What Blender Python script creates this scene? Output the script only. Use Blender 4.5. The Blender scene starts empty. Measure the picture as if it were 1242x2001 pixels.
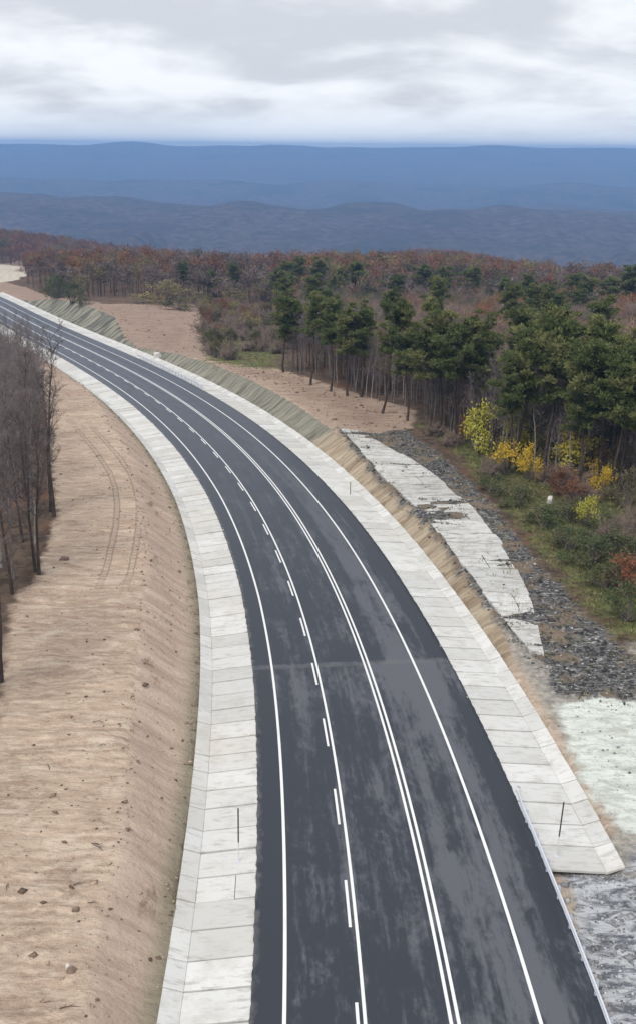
import bpy, bmesh, math, random
import numpy as np
from mathutils import Vector, Matrix, Euler

scene = bpy.context.scene
COL = scene.collection
rad = math.radians

# ------------------------------------------------------------------ camera
cam_data = bpy.data.cameras.new('camera')
cam = bpy.data.objects.new('camera', cam_data)
COL.objects.link(cam)
cam_data.sensor_fit = 'VERTICAL'
cam_data.sensor_height = 24.0
cam_data.lens = 24.0 * 2100.0 / 2001.0
cam_data.clip_start = 0.5
cam_data.clip_end = 80000.0
cam.location = (0.0, 0.0, 35.0)
cam.rotation_mode = 'ZYX'
cam.rotation_euler = (rad(90.0) - math.atan(712.5 / 2100.0), 0.0, rad(0.55))       # the horizon hangs a touch to the right
scene.camera = cam

SKY_OX, SKY_OY = 2.3, 5.1
# ------------------------------------------------------------------ sky: a broken overcast over a clear sky
SUN_EL, SUN_AZ = rad(52.0), math.atan2(-0.45, -0.8)      # azimuth from +Y towards +X
world = bpy.data.worlds.new('World')
scene.world = world
world.use_nodes = True
wt = world.node_tree
wt.nodes.clear()

class NT:
    """short-hand for building node trees"""
    def __init__(self, tree): self.t = tree
    def _in(self, sock, v):
        if v is None: return
        if isinstance(v, bpy.types.NodeSocket): self.t.links.new(v, sock)
        elif isinstance(v, (tuple, list)) and len(v) == 3 and sock.type == 'RGBA': sock.default_value = (*v, 1.0)
        else: sock.default_value = v
    def node(self, kind, **props):
        n = self.t.nodes.new(kind)
        for k, v in props.items(): setattr(n, k, v)
        return n
    def math(self, op, a, b=None, c=None, clamp=False):
        n = self.node('ShaderNodeMath', operation=op, use_clamp=clamp)
        self._in(n.inputs[0], a); self._in(n.inputs[1], b); self._in(n.inputs[2], c)
        return n.outputs[0]
    def vmath(self, op, a, b=None):
        n = self.node('ShaderNodeVectorMath', operation=op)
        self._in(n.inputs[0], a); self._in(n.inputs[1], b)
        return n.outputs[0]
    def mix(self, f, a, b, mode='MIX'):
        n = self.node('ShaderNodeMix', data_type='RGBA', blend_type=mode)
        n.clamp_factor = True
        self._in(n.inputs['Factor'], f); self._in(n.inputs[6], a); self._in(n.inputs[7], b)
        return n.outputs[2]
    def noise(self, vec, scale, detail=4.0, rough=0.55, dist=0.0, w=None):
        n = self.node('ShaderNodeTexNoise')
        if w is not None:
            n.noise_dimensions = '4D'; self._in(n.inputs['W'], w)
        self._in(n.inputs['Vector'], vec); self._in(n.inputs['Scale'], scale); self._in(n.inputs['Detail'], detail)
        self._in(n.inputs['Roughness'], rough); self._in(n.inputs['Distortion'], dist)
        return n.outputs['Fac']
    def voronoi(self, vec, scale, feature='F1', out='Distance', rand=1.0):
        n = self.node('ShaderNodeTexVoronoi', feature=feature)
        self._in(n.inputs['Vector'], vec); self._in(n.inputs['Scale'], scale); self._in(n.inputs['Randomness'], rand)
        return n.outputs[out]
    def ramp(self, f, a, b, lo=0.0, hi=1.0, smooth=True):
        n = self.node('ShaderNodeMapRange', interpolation_type='SMOOTHSTEP' if smooth else 'LINEAR')
        self._in(n.inputs[0], f); self._in(n.inputs[1], a); self._in(n.inputs[2], b); self._in(n.inputs[3], lo); self._in(n.inputs[4], hi)
        return n.outputs[0]
    def scale(self, vec, s):
        return self.vmath('MULTIPLY', vec, s)
    def attr(self, name, out='Fac'):
        return self.node('ShaderNodeAttribute', attribute_name=name).outputs[out]
    def combine(self, x, y, z):
        n = self.node('ShaderNodeCombineXYZ')
        self._in(n.inputs[0], x); self._in(n.inputs[1], y); self._in(n.inputs[2], z)
        return n.outputs[0]
    def sep(self, v):
        n = self.node('ShaderNodeSeparateXYZ'); self._in(n.inputs[0], v); return n.outputs
    def bump(self, h, strength=0.4, dist=0.05):
        n = self.node('ShaderNodeBump')
        self._in(n.inputs['Height'], h); self._in(n.inputs['Strength'], strength); self._in(n.inputs['Distance'], dist)
        return n.outputs[0]

W = NT(wt)
wdir = W.node('ShaderNodeTexCoord').outputs['Generated']
wx, wy, wz = W.sep(wdir)
up = W.math('MAXIMUM', wz, 0.0)
den = W.math('ADD', up, 0.21)
cloud_uv = W.combine(W.math('DIVIDE', wx, den), W.math('DIVIDE', wy, den), 0.0)
big = W.noise(W.vmath('ADD', cloud_uv, (SKY_OX, SKY_OY, 0.0)), 1.5, 6.0, 0.52, 0.3)
fine = W.noise(W.vmath('ADD', cloud_uv, (4.7, 1.3, 2.0)), 3.6, 6.0, 0.55, 0.3)
dens = W.math('ADD', W.math('MULTIPLY', big, 0.72), W.math('MULTIPLY', fine, 0.28))
sky = W.node('ShaderNodeTexSky', sky_type='NISHITA')
sky.sun_disc = False
sky.sun_elevation = SUN_EL
sky.sun_rotation = SUN_AZ
sky.altitude = 300.0
white, grey = (6.2, 6.4, 6.65), (4.2, 4.4, 4.75)          # cloud radiance, before the 0.1 of the background
cloud = W.mix(W.ramp(dens, 0.38, 0.60), white, grey)
# far down by the horizon the deck thins to a bright milky band
cloud = W.mix(W.ramp(W.math('ADD', up, W.math('MULTIPLY', W.math('SUBTRACT', fine, 0.5), 0.035)), 0.008, 0.042, 0.7, 0.0), cloud, (5.7, 6.05, 6.45))
cover = W.ramp(dens, 0.27, 0.36, 0.86, 0.985)
mixed = W.mix(cover, sky.outputs[0], cloud)
bg = W.node('ShaderNodeBackground')
W._in(bg.inputs['Color'], mixed)
bg.inputs['Strength'].default_value = 0.1
wo = W.node('ShaderNodeOutputWorld')
wt.links.new(bg.outputs[0], wo.inputs['Surface'])

# ------------------------------------------------------------------ the sun, soft behind cloud
sun_data = bpy.data.lights.new('sun', 'SUN')
sun_data.energy = 1.5
sun_data.angle = rad(22.0)
sun_data.color = (1.0, 0.95, 0.88)
sun = bpy.data.objects.new('sun', sun_data)
COL.objects.link(sun)
sd_ = Vector((math.sin(SUN_AZ) * math.cos(SUN_EL), math.cos(SUN_AZ) * math.cos(SUN_EL), math.sin(SUN_EL)))
sun.rotation_euler = (-sd_).to_track_quat('-Z', 'Y').to_euler()

scene.view_settings.view_transform = 'Standard'
scene.view_settings.look = 'None'
scene.view_settings.gamma = 1.0
scene.view_settings.exposure = 0.7
scene.view_settings.use_curve_mapping = False
scene.cycles.max_bounces = 6
scene.cycles.diffuse_bounces = 3
scene.cycles.glossy_bounces = 2
scene.cycles.transmission_bounces = 2
scene.cycles.transparent_max_bounces = 4
scene.cycles.volume_bounces = 0
scene.cycles.use_denoising = True

# ------------------------------------------------------------------ the lie of the land
# metres; +Y runs away from the viewer, the road's centre line is x = road_x(y)
PC = np.array([-4.1484058e-11, 3.7615456e-08, -9.8624004e-06, -3.4004835e-04, 2.1254834e-02, 5.8485667])
PC1 = np.polyder(PC)
PC2 = np.polyder(PC1)
Y_LO, Y_HI = 30.0, 350.0
def road_x(y):
    y = np.asarray(y, float); c = np.clip(y, Y_LO, Y_HI)
    return np.polyval(PC, c) + (y - c) * np.polyval(PC1, c)
def road_dx(y):
    return np.polyval(PC1, np.clip(np.asarray(y, float), Y_LO, Y_HI))
def road_z(y):
    y = np.asarray(y, float); c = np.clip(y, -20.0, 330.0)
    return np.polyval([7.80887e-7, -5.2076e-4, 4.72024e-2, 0.0], c) + (y - c) * np.where(y > 100, -0.0355, 0.05)
def widen(s):
    """the carriageway and its channels widen a little along the bend"""
    return np.interp(s, [35, 50, 67, 80, 110, 150, 200], [1.05, 1.02, .985, .965, .955, .98, .99])
def road_frame(X, Y):
    """station along the road and signed distance from its centre line (+ right)"""
    X = np.asarray(X, float); Y = np.asarray(Y, float); t = Y.copy()
    for _ in range(14):
        q = road_dx(t); p = road_x(t)
        t = t - np.clip(((p - X) * q + (t - Y)) / (q * q + 1.0), -40, 40) * 0.8
    q = road_dx(t)
    return t, ((X - road_x(t)) - (Y - t) * q) / np.sqrt(1 + q * q) / widen(t)
def on_road(s, d):
    """plan position at station s, offset d"""
    q = road_dx(s); n = np.sqrt(1 + q * q); d = d * widen(s)
    return road_x(s) + d / n, np.asarray(s, float) - d * q / n

def _hash(ix, iy, seed):
    h = (ix.astype(np.int64) * 374761393 + iy.astype(np.int64) * 668265263 + seed * 1442695041) & 0xffffffff
    h = ((h ^ (h >> 13)) * 1274126177) & 0xffffffff
    return ((h ^ (h >> 16)) & 0xffffff) / float(0xffffff)
def vnoise(x, y, seed=0):
    x = np.asarray(x, float); y = np.asarray(y, float)
    ix = np.floor(x); iy = np.floor(y); fx = x - ix; fy = y - iy
    fx = fx * fx * fx * (fx * (fx * 6 - 15) + 10); fy = fy * fy * fy * (fy * (fy * 6 - 15) + 10)
    a = _hash(ix, iy, seed); b = _hash(ix + 1, iy, seed); c = _hash(ix, iy + 1, seed); d = _hash(ix + 1, iy + 1, seed)
    return (a + (b - a) * fx) * (1 - fy) + (c + (d - c) * fx) * fy
def fbm(x, y, seed=0, oct=4):
    v = 0; a = 0.5; n = 0
    for o in range(oct):
        v = v + a * vnoise(x * 2 ** o + 17.3 * o, y * 2 ** o - 9.1 * o, seed + o); n += a; a *= 0.5
    return v / n * 2 - 1
def sstep(a, b, x):
    t = np.clip((np.asarray(x, float) - a) / (b - a), 0, 1); return t * t * (3 - 2 * t)

CH_L, AS_L, AS_R, CH_R = -11.6, -8.0, 5.95, 9.8          # channel and asphalt edges
HL = ([0, 30, 45, 65, 100, 140, 180, 215, 300, 400], [1.0, 1.3, 1.7, 2.4, 2.8, 2.2, 1.0, 0.4, 0.6, 0.5])
HR = ([0, 58, 66, 80, 110, 150, 190, 212, 232, 246, 268, 305, 330, 350, 370], [0, 0, .3, .85, 1.3, 1.7, 1.8, 1.2, .3, .9, 3.4, 4.0, 3.0, .5, 0])
def bank_left(s): return np.interp(s, *HL)
def bank_right(s): return np.interp(s, *HR)

def natural(X, Y):
    """ground away from the road works"""
    z = road_z(np.minimum(Y, 900))
    z = z + 1.2 * fbm(X / 60, Y / 60, 3, 3) * sstep(0, 120, Y)
    # the ridge the wood grows on: higher on the left, a second swell to the right, then a long fall
    z = z + sstep(380, 780, Y) * (-27 + 26 * sstep(-60, -330, X) + 12 * np.exp(-((X - 110) / 75.0) ** 2) * sstep(480, 700, Y))
    z = z - 15 * sstep(60, 190, X) * sstep(300, 520, Y) * (1 - .55 * np.exp(-((X - 110) / 75.0) ** 2) * sstep(480, 700, Y)) - 10 * sstep(190, 300, X) * sstep(400, 700, Y)
    z = z + sstep(250, 500, Y) * 5 * fbm(X / 150, Y / 150, 8, 2)
    side = sstep(300, 900, np.abs(X)) * sstep(1200, -200, Y)
    z = z - 40 * side
    far = sstep(820, 1900, Y)
    z = z * (1 - far) + far * hills_z(X, Y)
    return z
def hills_z(X, Y):
    # rolling wooded country under three long ridges, with spurs and side valleys
    z = -265 + 34 * fbm(X / 1300, Y / 1300, 21, 3)
    def ridge(y0, wob, w0, w1, top, amp, sx, seed, spur=0.0):
        yy = y0 + wob * fbm(X / (sx * 1.3), X * 0 + 3.3, seed, 3)
        prof = np.where(Y < yy, np.exp(-((Y - yy) / w0) ** 2), np.exp(-((Y - yy) / w1) ** 2))
        sp = spur * (1 - np.abs(fbm(X / (sx * .45) + .35 * fbm(Y / sx, X / sx, seed + 9, 2), Y / (sx * 1.6), seed + 11, 3)) * 2)
        return (top + amp * fbm(X / sx, Y / (sx * 3), seed + 5, 4) + sp) * prof
    z = np.maximum(z, -255 + ridge(3300, 260, 900, 900, 98, 34, 900, 31, 30) + 30 * sstep(100, -900, X) * np.exp(-((Y - 3300) / 900) ** 2))
    z = np.maximum(z, -262 + ridge(2500, 420, 480, 480, 46, 90, 640, 61, 55))
    z = np.maximum(z, -250 + ridge(4300, 400, 480, 480, 70, 60, 1300, 81, 34))
    z = np.maximum(z, -250 + ridge(5600, 400, 800, 800, 118, 40, 1500, 41, 20))
    cap = np.exp(-((Y - 9200) / 1100) ** 2)
    far = ridge(9200, 300, 1900, 900, 238, 44, 1700, 51, 10) + 30 * np.exp(-((X + 1520) / 260) ** 2) * cap + 14 * np.exp(-((X + 200) / 200) ** 2) * cap + 14 * np.exp(-((X - 1250) / 420) ** 2) * cap
    z = np.maximum(z, -206 + far)
    return np.minimum(z, 68.0)
def ground_z(X, Y, detail=True):
    X = np.asarray(X, float); Y = np.asarray(Y, float)
    nat = natural(X, Y)
    s, d = road_frame(X, np.clip(Y, -400, 520))
    zr = road_z(s)
    hl = bank_left(s); hr = bank_right(s)
    wob = 0.9 * fbm(s / 7, d / 30, 12, 4)
    runl = 1.6 * hl + 0.2; runr = 1.6 * hr + 0.2
    left = zr - 0.02 + hl * sstep(0, 1, np.clip((CH_L - 0.05 - d) / (runl + wob * np.minimum(hl, 1)), 0, 1) * 0.86 + 0.0) / 0.946
    right = zr - 0.14 + 0.12 * sstep(40, 60, s) + hr * sstep(0, 1, np.clip((d - CH_R - 0.05) / (runr + wob * np.minimum(hr, 1)), 0, 1) * 0.86) / 0.946
    works = np.where(d < -1, left, right)
    inside = (d > CH_L) & (d < np.where(s < 44.2, AS_R - 0.6, CH_R))
    works = np.where(inside, zr - 0.55, works)
    # blend to the natural ground
    wl = sstep(CH_L - 16, CH_L - 55, d); wr = sstep(CH_R + 16, CH_R + 60, d)
    w = np.where(d < 0, wl, wr)
    w = np.maximum(w, sstep(420, 520, Y)); w = np.maximum(w, sstep(-300, -380, Y))
    base = works * (1 - w) + (nat + np.where(d < 0, hl, np.minimum(hr, 2.4)) * sstep(400, 300, Y) * sstep(120, 30, np.abs(d))) * w
    if detail:
        out = sstep(0.3, 2.0, np.maximum(CH_L - d, d - CH_R))
        amp = out * sstep(700, 200, Y)
        base = base + amp * (0.15 * fbm(X / 2.6, Y / 1.2, 91, 3) + 0.10 * (1 - 2 * np.abs(fbm(X / 4.0, Y / 1.6, 93, 3))) + 0.16 * fbm(X / 9, Y / 6, 95, 3))
        face = np.where(d < 0, sstep(CH_L, CH_L - .5, d) * sstep(CH_L - runl - 1, CH_L - runl + .5, d) * np.minimum(hl, 1), sstep(CH_R, CH_R + .5, d) * sstep(CH_R + runr + 1, CH_R + runr - .5, d) * np.minimum(hr, 1)) * sstep(400, 300, Y)
        base = base + face * (0.20 * fbm(s / 1.3, d / 5, 101, 3) + 0.16 * fbm(s / 5, d / 6, 103, 2))
        base = base + amp * np.where(d < 0, 1, 0.3) * 0.07 * np.sin(Y * 3.3 + 3 * fbm(X / 5, Y / 5, 97, 2)) * sstep(0.1, .5, fbm(X / 14, Y / 11, 99, 2) + .3)
    return base

# ------------------------------------------------------------------ helpers
rng = np.random.default_rng(7)
random.seed(7)
def mesh_from(name, verts, faces, mat=None, smooth=False):
    me = bpy.data.meshes.new(name)
    me.from_pydata([tuple(v) for v in verts], [], [tuple(f) for f in faces])
    if mat: me.materials.append(mat)
    if smooth: me.polygons.foreach_set('use_smooth', np.ones(len(me.polygons), bool))
    me.update()
    return me
def mesh_np(name, V, Fq, mat=None, smooth=False):
    """fast mesh from an (n,3) array and an (m,k) array of equal-sided faces"""
    V = np.asarray(V, np.float32); Fq = np.asarray(Fq, np.int32); k = Fq.shape[1]
    me = bpy.data.meshes.new(name)
    me.vertices.add(len(V)); me.vertices.foreach_set('co', V.ravel())
    me.loops.add(Fq.size); me.loops.foreach_set('vertex_index', Fq.ravel())
    me.polygons.add(len(Fq)); me.polygons.foreach_set('loop_start', np.arange(0, Fq.size, k, dtype=np.int32))
    me.polygons.foreach_set('loop_total', np.full(len(Fq), k, np.int32))
    if smooth: me.polygons.foreach_set('use_smooth', np.ones(len(Fq), bool))
    if mat: me.materials.append(mat)
    me.update(calc_edges=True)
    return me
def add(name, data, parent=None, loc=None, **tags):
    o = bpy.data.objects.new(name, data)
    COL.objects.link(o)
    if parent is not None: o.parent = parent
    if loc is not None: o.location = loc
    for k, v in tags.items(): o[k] = v
    return o
def float_attr(me, name, arr):
    a = me.attributes.new(name, 'FLOAT', 'POINT'); a.data.foreach_set('value', np.asarray(arr, np.float32).ravel())
def color_attr(me, name, arr):
    a = me.attributes.new(name, 'FLOAT_COLOR', 'POINT')
    arr = np.asarray(arr, np.float32); a.data.foreach_set('color', np.concatenate([arr, np.ones((len(arr), 1), np.float32)], 1).ravel())

def new_mat(name):
    m = bpy.data.materials.new(name); m.use_nodes = True; m.node_tree.nodes.clear()
    return m, NT(m.node_tree)
def finish(m, n, color, rough=0.9, normal=None, spec=0.3, metal=0.0, trans=0.0):
    b = n.node('ShaderNodeBsdfPrincipled')
    n._in(b.inputs['Base Color'], color); n._in(b.inputs['Roughness'], rough); n._in(b.inputs['Metallic'], metal)
    b.inputs['Specular IOR Level'].default_value = spec
    if normal is not None: n._in(b.inputs['Normal'], normal)
    o = n.node('ShaderNodeOutputMaterial')
    s = b.outputs[0]
    if trans:
        tr = n.node('ShaderNodeBsdfTranslucent'); n._in(tr.inputs['Color'], color)
        mx = n.node('ShaderNodeMixShader'); mx.inputs[0].default_value = trans
        m.node_tree.links.new(s, mx.inputs[1]); m.node_tree.links.new(tr.outputs[0], mx.inputs[2]); s = mx.outputs[0]
    m.node_tree.links.new(s, o.inputs['Surface'])
    return m
def leaf_mat(name, a, b, c=None, trans=0.25, hue=0.06):
    """foliage: colour varies from leaf clump to leaf clump and from plant to plant"""
    m, n = new_mat(name)
    pos = n.node('ShaderNodeNewGeometry').outputs['Position']
    isl = n.node('ShaderNodeNewGeometry').outputs['Random Per Island']
    ob = n.node('ShaderNodeObjectInfo').outputs['Random']
    col = n.mix(n.math('ADD', n.math('MULTIPLY', isl, 0.6), n.math('MULTIPLY', n.noise(pos, 0.9, 3.0), 0.5)), a, b)
    if c is not None: col = n.mix(n.ramp(n.noise(pos, 0.35, 3.0, 0.6), 0.46, 0.66), col, c)
    col = n.mix(n.math('MULTIPLY', ob, 0.35), col, n.mix(0.5, col, (0.02, 0.02, 0.015)))
    return finish(m, n, col, 0.75, spec=0.25, trans=trans)
def bark_mat(name, a, b, scale=6.0):
    m, n = new_mat(name)
    oc = n.node('ShaderNodeTexCoord').outputs['Object']
    ob = n.node('ShaderNodeObjectInfo').outputs['Random']
    f = n.noise(n.scale(oc, (1.0, 1.0, 0.25)), scale, 4.0, 0.65)
    col = n.mix(n.ramp(f, 0.3, 0.7), a, b)
    col = n.mix(n.math('MULTIPLY', ob, 0.55), col, n.mix(0.45, col, (0.09, 0.075, 0.07)))
    return finish(m, n, col, 0.95, n.bump(f, 0.5, 0.02), spec=0.1)

# ---- the ground, from bare worked soil to leaf litter
def ground_material():
    m, n = new_mat('ground_soil')
    pos = n.node('ShaderNodeNewGeometry').outputs['Position']
    s = n.attr('road_s'); d = n.attr('road_d')
    rag = n.math('MULTIPLY', n.math('SUBTRACT', n.noise(pos, 0.55, 6.0, 0.65), 0.5), 1.25)
    rag2 = n.math('MULTIPLY', n.math('SUBTRACT', n.noise(pos, 0.16, 5.0, 0.6), 0.5), 1.0)
    def mask(name, k=1.0):
        return n.ramp(n.math('ADD', n.attr(name), n.math('MULTIPLY', rag, k)), 0.36, 0.64)
    # soil scraped flat by the blade: streaks across, clods, damp and dry patches
    st = n.noise(n.scale(pos, (0.28, 2.1, 1.0)), 1.0, 6.0, 0.62, 0.5)
    cl = n.noise(pos, 2.3, 6.0, 0.68)
    pa = n.noise(pos, 0.09, 4.0, 0.55)
    soil = n.mix(n.ramp(st, 0.34, 0.66), SOIL_A, SOIL_B)
    soil = n.mix(n.ramp(cl, 0.56, 0.74, 0.0, 0.75), soil, SOIL_D)
    soil = n.mix(n.ramp(cl, 0.40, 0.26, 0.0, 0.6), soil, SOIL_P)
    soil = n.mix(n.ramp(pa, 0.45, 0.68, 0.0, 0.6), soil, SOIL_R)
    soil = n.mix(n.ramp(n.noise(n.scale(pos, (0.5, 1.0, 1.0)), 0.30, 6.0, 0.68, 0.6), 0.50, 0.66, 0.0, 0.6), soil, (0.30, 0.21, 0.155))
    soil = n.mix(n.ramp(n.noise(n.scale(pos, (0.45, 1.3, 1.0)), 0.55, 7.0, 0.7, 0.8), 0.50, 0.64, 0.0, 0.75), soil, (0.66, 0.55, 0.44))
    soil = n.mix(n.ramp(n.noise(n.scale(pos, (0.5, 1.5, 1.0)), 0.5, 5.0, 0.7), 0.60, 0.70, 0.0, 0.65), soil, SOIL_D)
    lump = n.noise(n.scale(pos, (0.8, 1.7, 1.0)), 1.0, 7.0, 0.72, 0.4)
    soil = n.mix(n.ramp(lump, 0.55, 0.68, 0.0, 0.6), soil, (0.30, 0.21, 0.15))  # pits darkened, crests lightened below: relief light and shade put into the colour
    soil = n.mix(n.ramp(lump, 0.50, 0.34, 0.0, 0.7), soil, (0.74, 0.59, 0.45))
    # raked crosswise by the blade, in patches
    furrow = n.math('SINE', n.math('ADD', n.math('MULTIPLY', s, 8.5), n.math('MULTIPLY', n.noise(pos, 0.45, 6.0, 0.7), 24.0)))
    fpatch = n.ramp(n.noise(n.vmath('ADD', pos, (40., 9., 0.)), 0.22, 4.0, 0.6), 0.44, 0.60)
    soil = n.mix(n.math('MULTIPLY', fpatch, n.ramp(furrow, 0.1, 0.9, 0.0, 0.26)), soil, (0.31, 0.215, 0.155))
    soil = n.mix(n.math('MULTIPLY', fpatch, n.ramp(furrow, -0.2, -0.9, 0.0, 0.18)), soil, (0.74, 0.60, 0.475))
    # ground cleared longer ago, redder
    soil = n.mix(n.attr('red'), soil, n.mix(n.ramp(st, 0.3, 0.7), (0.25, 0.175, 0.135), (0.38, 0.28, 0.22)))
    # worn by tyre treads
    off = n.math('ABSOLUTE', n.math('ADD', n.math('ADD', d, 18.0), n.math('MULTIPLY', n.math('SINE', n.math('DIVIDE', s, 13.0)), -0.9)))
    off = n.math('ABSOLUTE', n.math('SUBTRACT', n.math('ADD', off, n.math('MULTIPLY', rag2, 0.3)), 1.05))
    span = n.math('MULTIPLY', n.ramp(s, 74.0, 82.0), n.ramp(s, 150.0, 128.0))
    tread = n.math('SINE', n.math('MULTIPLY', s, 9.0))
    soil = n.mix(n.math('MULTIPLY', span, n.ramp(off, 0.36, 0.26, 0.0, 0.6)), soil, (0.24, 0.165, 0.12))
    soil = n.mix(n.math('MULTIPLY', n.math('MULTIPLY', span, n.ramp(off, 0.22, 0.14)), n.ramp(tread, -0.4, 0.5, 0.35, 0.8)), soil, (0.58, 0.47, 0.37))
    # cut faces: gullies run down them
    gv = n.combine(n.math('MULTIPLY', s, 1.1), n.math('MULTIPLY', d, 0.16), 0.0)
    gul = n.noise(gv, 1.0, 5.0, 0.62)
    gul2 = n.noise(n.combine(n.math('MULTIPLY', s, 0.25), n.math('MULTIPLY', d, 0.1), 3.0), 1.0, 3.0, 0.5)
    fl = n.mix(n.ramp(gul, 0.35, 0.65), (0.49, 0.365, 0.285), (0.61, 0.475, 0.375))
    fl = n.mix(n.ramp(n.noise(n.scale(pos, (1.0, 0.5, 1.0)), 0.8, 5.0, 0.65), 0.56, 0.72, 0.0, 0.7), fl, (0.20, 0.135, 0.095))
    fl = n.mix(n.math('MULTIPLY', n.attr('foot'), 0.8), fl, (0.24, 0.225, 0.155))
    soil = n.mix(n.attr('pale'), soil, n.mix(n.ramp(cl, 0.35, 0.65), (0.46, 0.43, 0.38), (0.27, 0.25, 0.22)))
    col = n.mix(n.ramp(n.math('ADD', n.attr('face_left'), n.math('MULTIPLY', n.math('ADD', rag, rag2), 0.55)), 0.25, 0.75), soil, fl)
    fg = n.mix(n.ramp(gul, 0.35, 0.62), (0.15, 0.145, 0.115), (0.31, 0.295, 0.235))
    fm = n.mix(n.ramp(n.noise(n.combine(n.math('MULTIPLY', s, 0.42), n.math('MULTIPLY', d, 0.10), 7.0), 1.0, 4.0, 0.6), 0.40, 0.60), (0.105, 0.105, 0.09), (0.30, 0.285, 0.225))
    fg = n.mix(n.ramp(s, 225.0, 245.0), fg, fm)
    ft = n.mix(n.ramp(gul, 0.32, 0.64), (0.28, 0.21, 0.14), (0.51, 0.425, 0.315))
    fr = n.mix(n.ramp(n.math('ADD', n.attr('tan'), n.math('MULTIPLY', n.math('SUBTRACT', gul2, 0.5), 1.2)), 0.35, 0.65), fg, ft)
    col = n.mix(n.ramp(n.math('ADD', n.attr('face_right'), n.math('MULTIPLY', rag, 0.3)), 0.3, 0.6), col, fr)
    # leaf litter, grass
    lit = n.mix(n.ramp(n.noise(pos, 0.8, 5.0, 0.7), 0.35, 0.65), (0.075, 0.055, 0.042), (0.17, 0.12, 0.085))
    lit = n.mix(n.ramp(n.noise(pos, 0.13, 4.0, 0.6), 0.5, 0.68, 0.0, 0.7), lit, (0.20, 0.10, 0.06))
    col = n.mix(mask('litter', 0.7), col, lit)
    gr = n.mix(n.ramp(n.noise(pos, 1.1, 6.0, 0.7), 0.35, 0.65), (0.085, 0.10, 0.035), (0.20, 0.205, 0.085))
    gr = n.mix(n.ramp(n.noise(pos, 0.3, 4.0, 0.6), 0.5, 0.62, 0.0, 0.75), gr, (0.19, 0.14, 0.085))
    col = n.mix(mask('green', 0.9), col, gr)
    # stony ground
    rv = n.voronoi(pos, 4.2, out='Color')
    rs = n.sep(rv)[0]
    rub = n.mix(n.ramp(rs, 0.1, 0.75), (0.04, 0.039, 0.041), (0.16, 0.155, 0.15))
    rub = n.mix(n.ramp(n.noise(n.scale(pos, (1.0, 1.8, 1.0)), 1.7, 6.0, 0.72), 0.54, 0.64), rub, (0.46, 0.45, 0.43))
    rub = n.mix(n.ramp(n.noise(pos, 0.35, 4.0, 0.6), 0.48, 0.60, 0.0, 0.85), rub, (0.25, 0.19, 0.135))
    col = n.mix(mask('rubble', 0.8), col, rub)
    ch = n.mix(n.ramp(n.noise(n.scale(pos, (0.8, 1.4, 1.0)), 0.9, 6.0, 0.62, 0.6), 0.42, 0.62), (0.76, 0.79, 0.73), (0.58, 0.60, 0.54))
    ch = n.mix(n.ramp(n.noise(pos, 1.6, 6.0, 0.7), 0.56, 0.68, 0.0, 0.65), ch, (0.33, 0.32, 0.28))
    col = n.mix(mask('chalk', 0.9), col, ch)
    gm = n.mix(n.ramp(n.noise(n.scale(pos, (0.7, 1.5, 1.0)), 0.8, 7.0, 0.7, 0.7), 0.44, 0.60), (0.55, 0.56, 0.58), (0.15, 0.155, 0.175))
    gm = n.mix(n.ramp(n.noise(pos, 0.5, 5.0, 0.6), 0.55, 0.68), gm, (0.075, 0.08, 0.095))
    col = n.mix(mask('gravel', 0.9), col, gm)
    tr = n.mix(n.ramp(n.noise(pos, 0.6, 5.0, 0.6), 0.4, 0.6), (0.48, 0.41, 0.33), (0.60, 0.55, 0.46))
    col = n.mix(mask('track', 0.4), col, tr)
    h = n.math('ADD', n.math('SUBTRACT', n.math('SUBTRACT', st, n.math('MULTIPLY', lump, 1.4)), n.math('MULTIPLY', n.math('MULTIPLY', furrow, fpatch), 0.09)), n.math('ADD', cl, n.math('MULTIPLY', gul, n.math('MULTIPLY', n.math('ADD', n.attr('face_left'), n.attr('face_right')), 0.45))))
    h = n.math('ADD', h, n.math('MULTIPLY', n.attr('rubble'), n.math('MULTIPLY', rs, 1.2)))
    return finish(m, n, col, 0.95, n.bump(h, 1.0, 0.2), spec=0.12)

def hills_material():
    """woods too far off to tell one tree from the next"""
    m, n = new_mat('distant_woods')
    pos = n.node('ShaderNodeNewGeometry').outputs['Position']
    a = n.noise(pos, 0.035, 8.0, 0.75)
    b = n.noise(pos, 0.0030, 6.0, 0.62, 0.4)
    k = n.noise(pos, 0.0085, 6.0, 0.66, 0.5)
    c = n.mix(n.ramp(a, 0.32, 0.68), (0.085, 0.070, 0.064), (0.24, 0.19, 0.165))
    c = n.mix(n.ramp(b, 0.46, 0.64, 0.0, 0.6), c, (0.072, 0.074, 0.058))
    c = n.mix(n.ramp(k, 0.50, 0.66, 0.0, 0.5), c, (0.18, 0.125, 0.105))
    return finish(m, n, c, 1.0, n.bump(n.math('ADD', a, k), 1.0, 30.0), spec=0.0)

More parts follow.
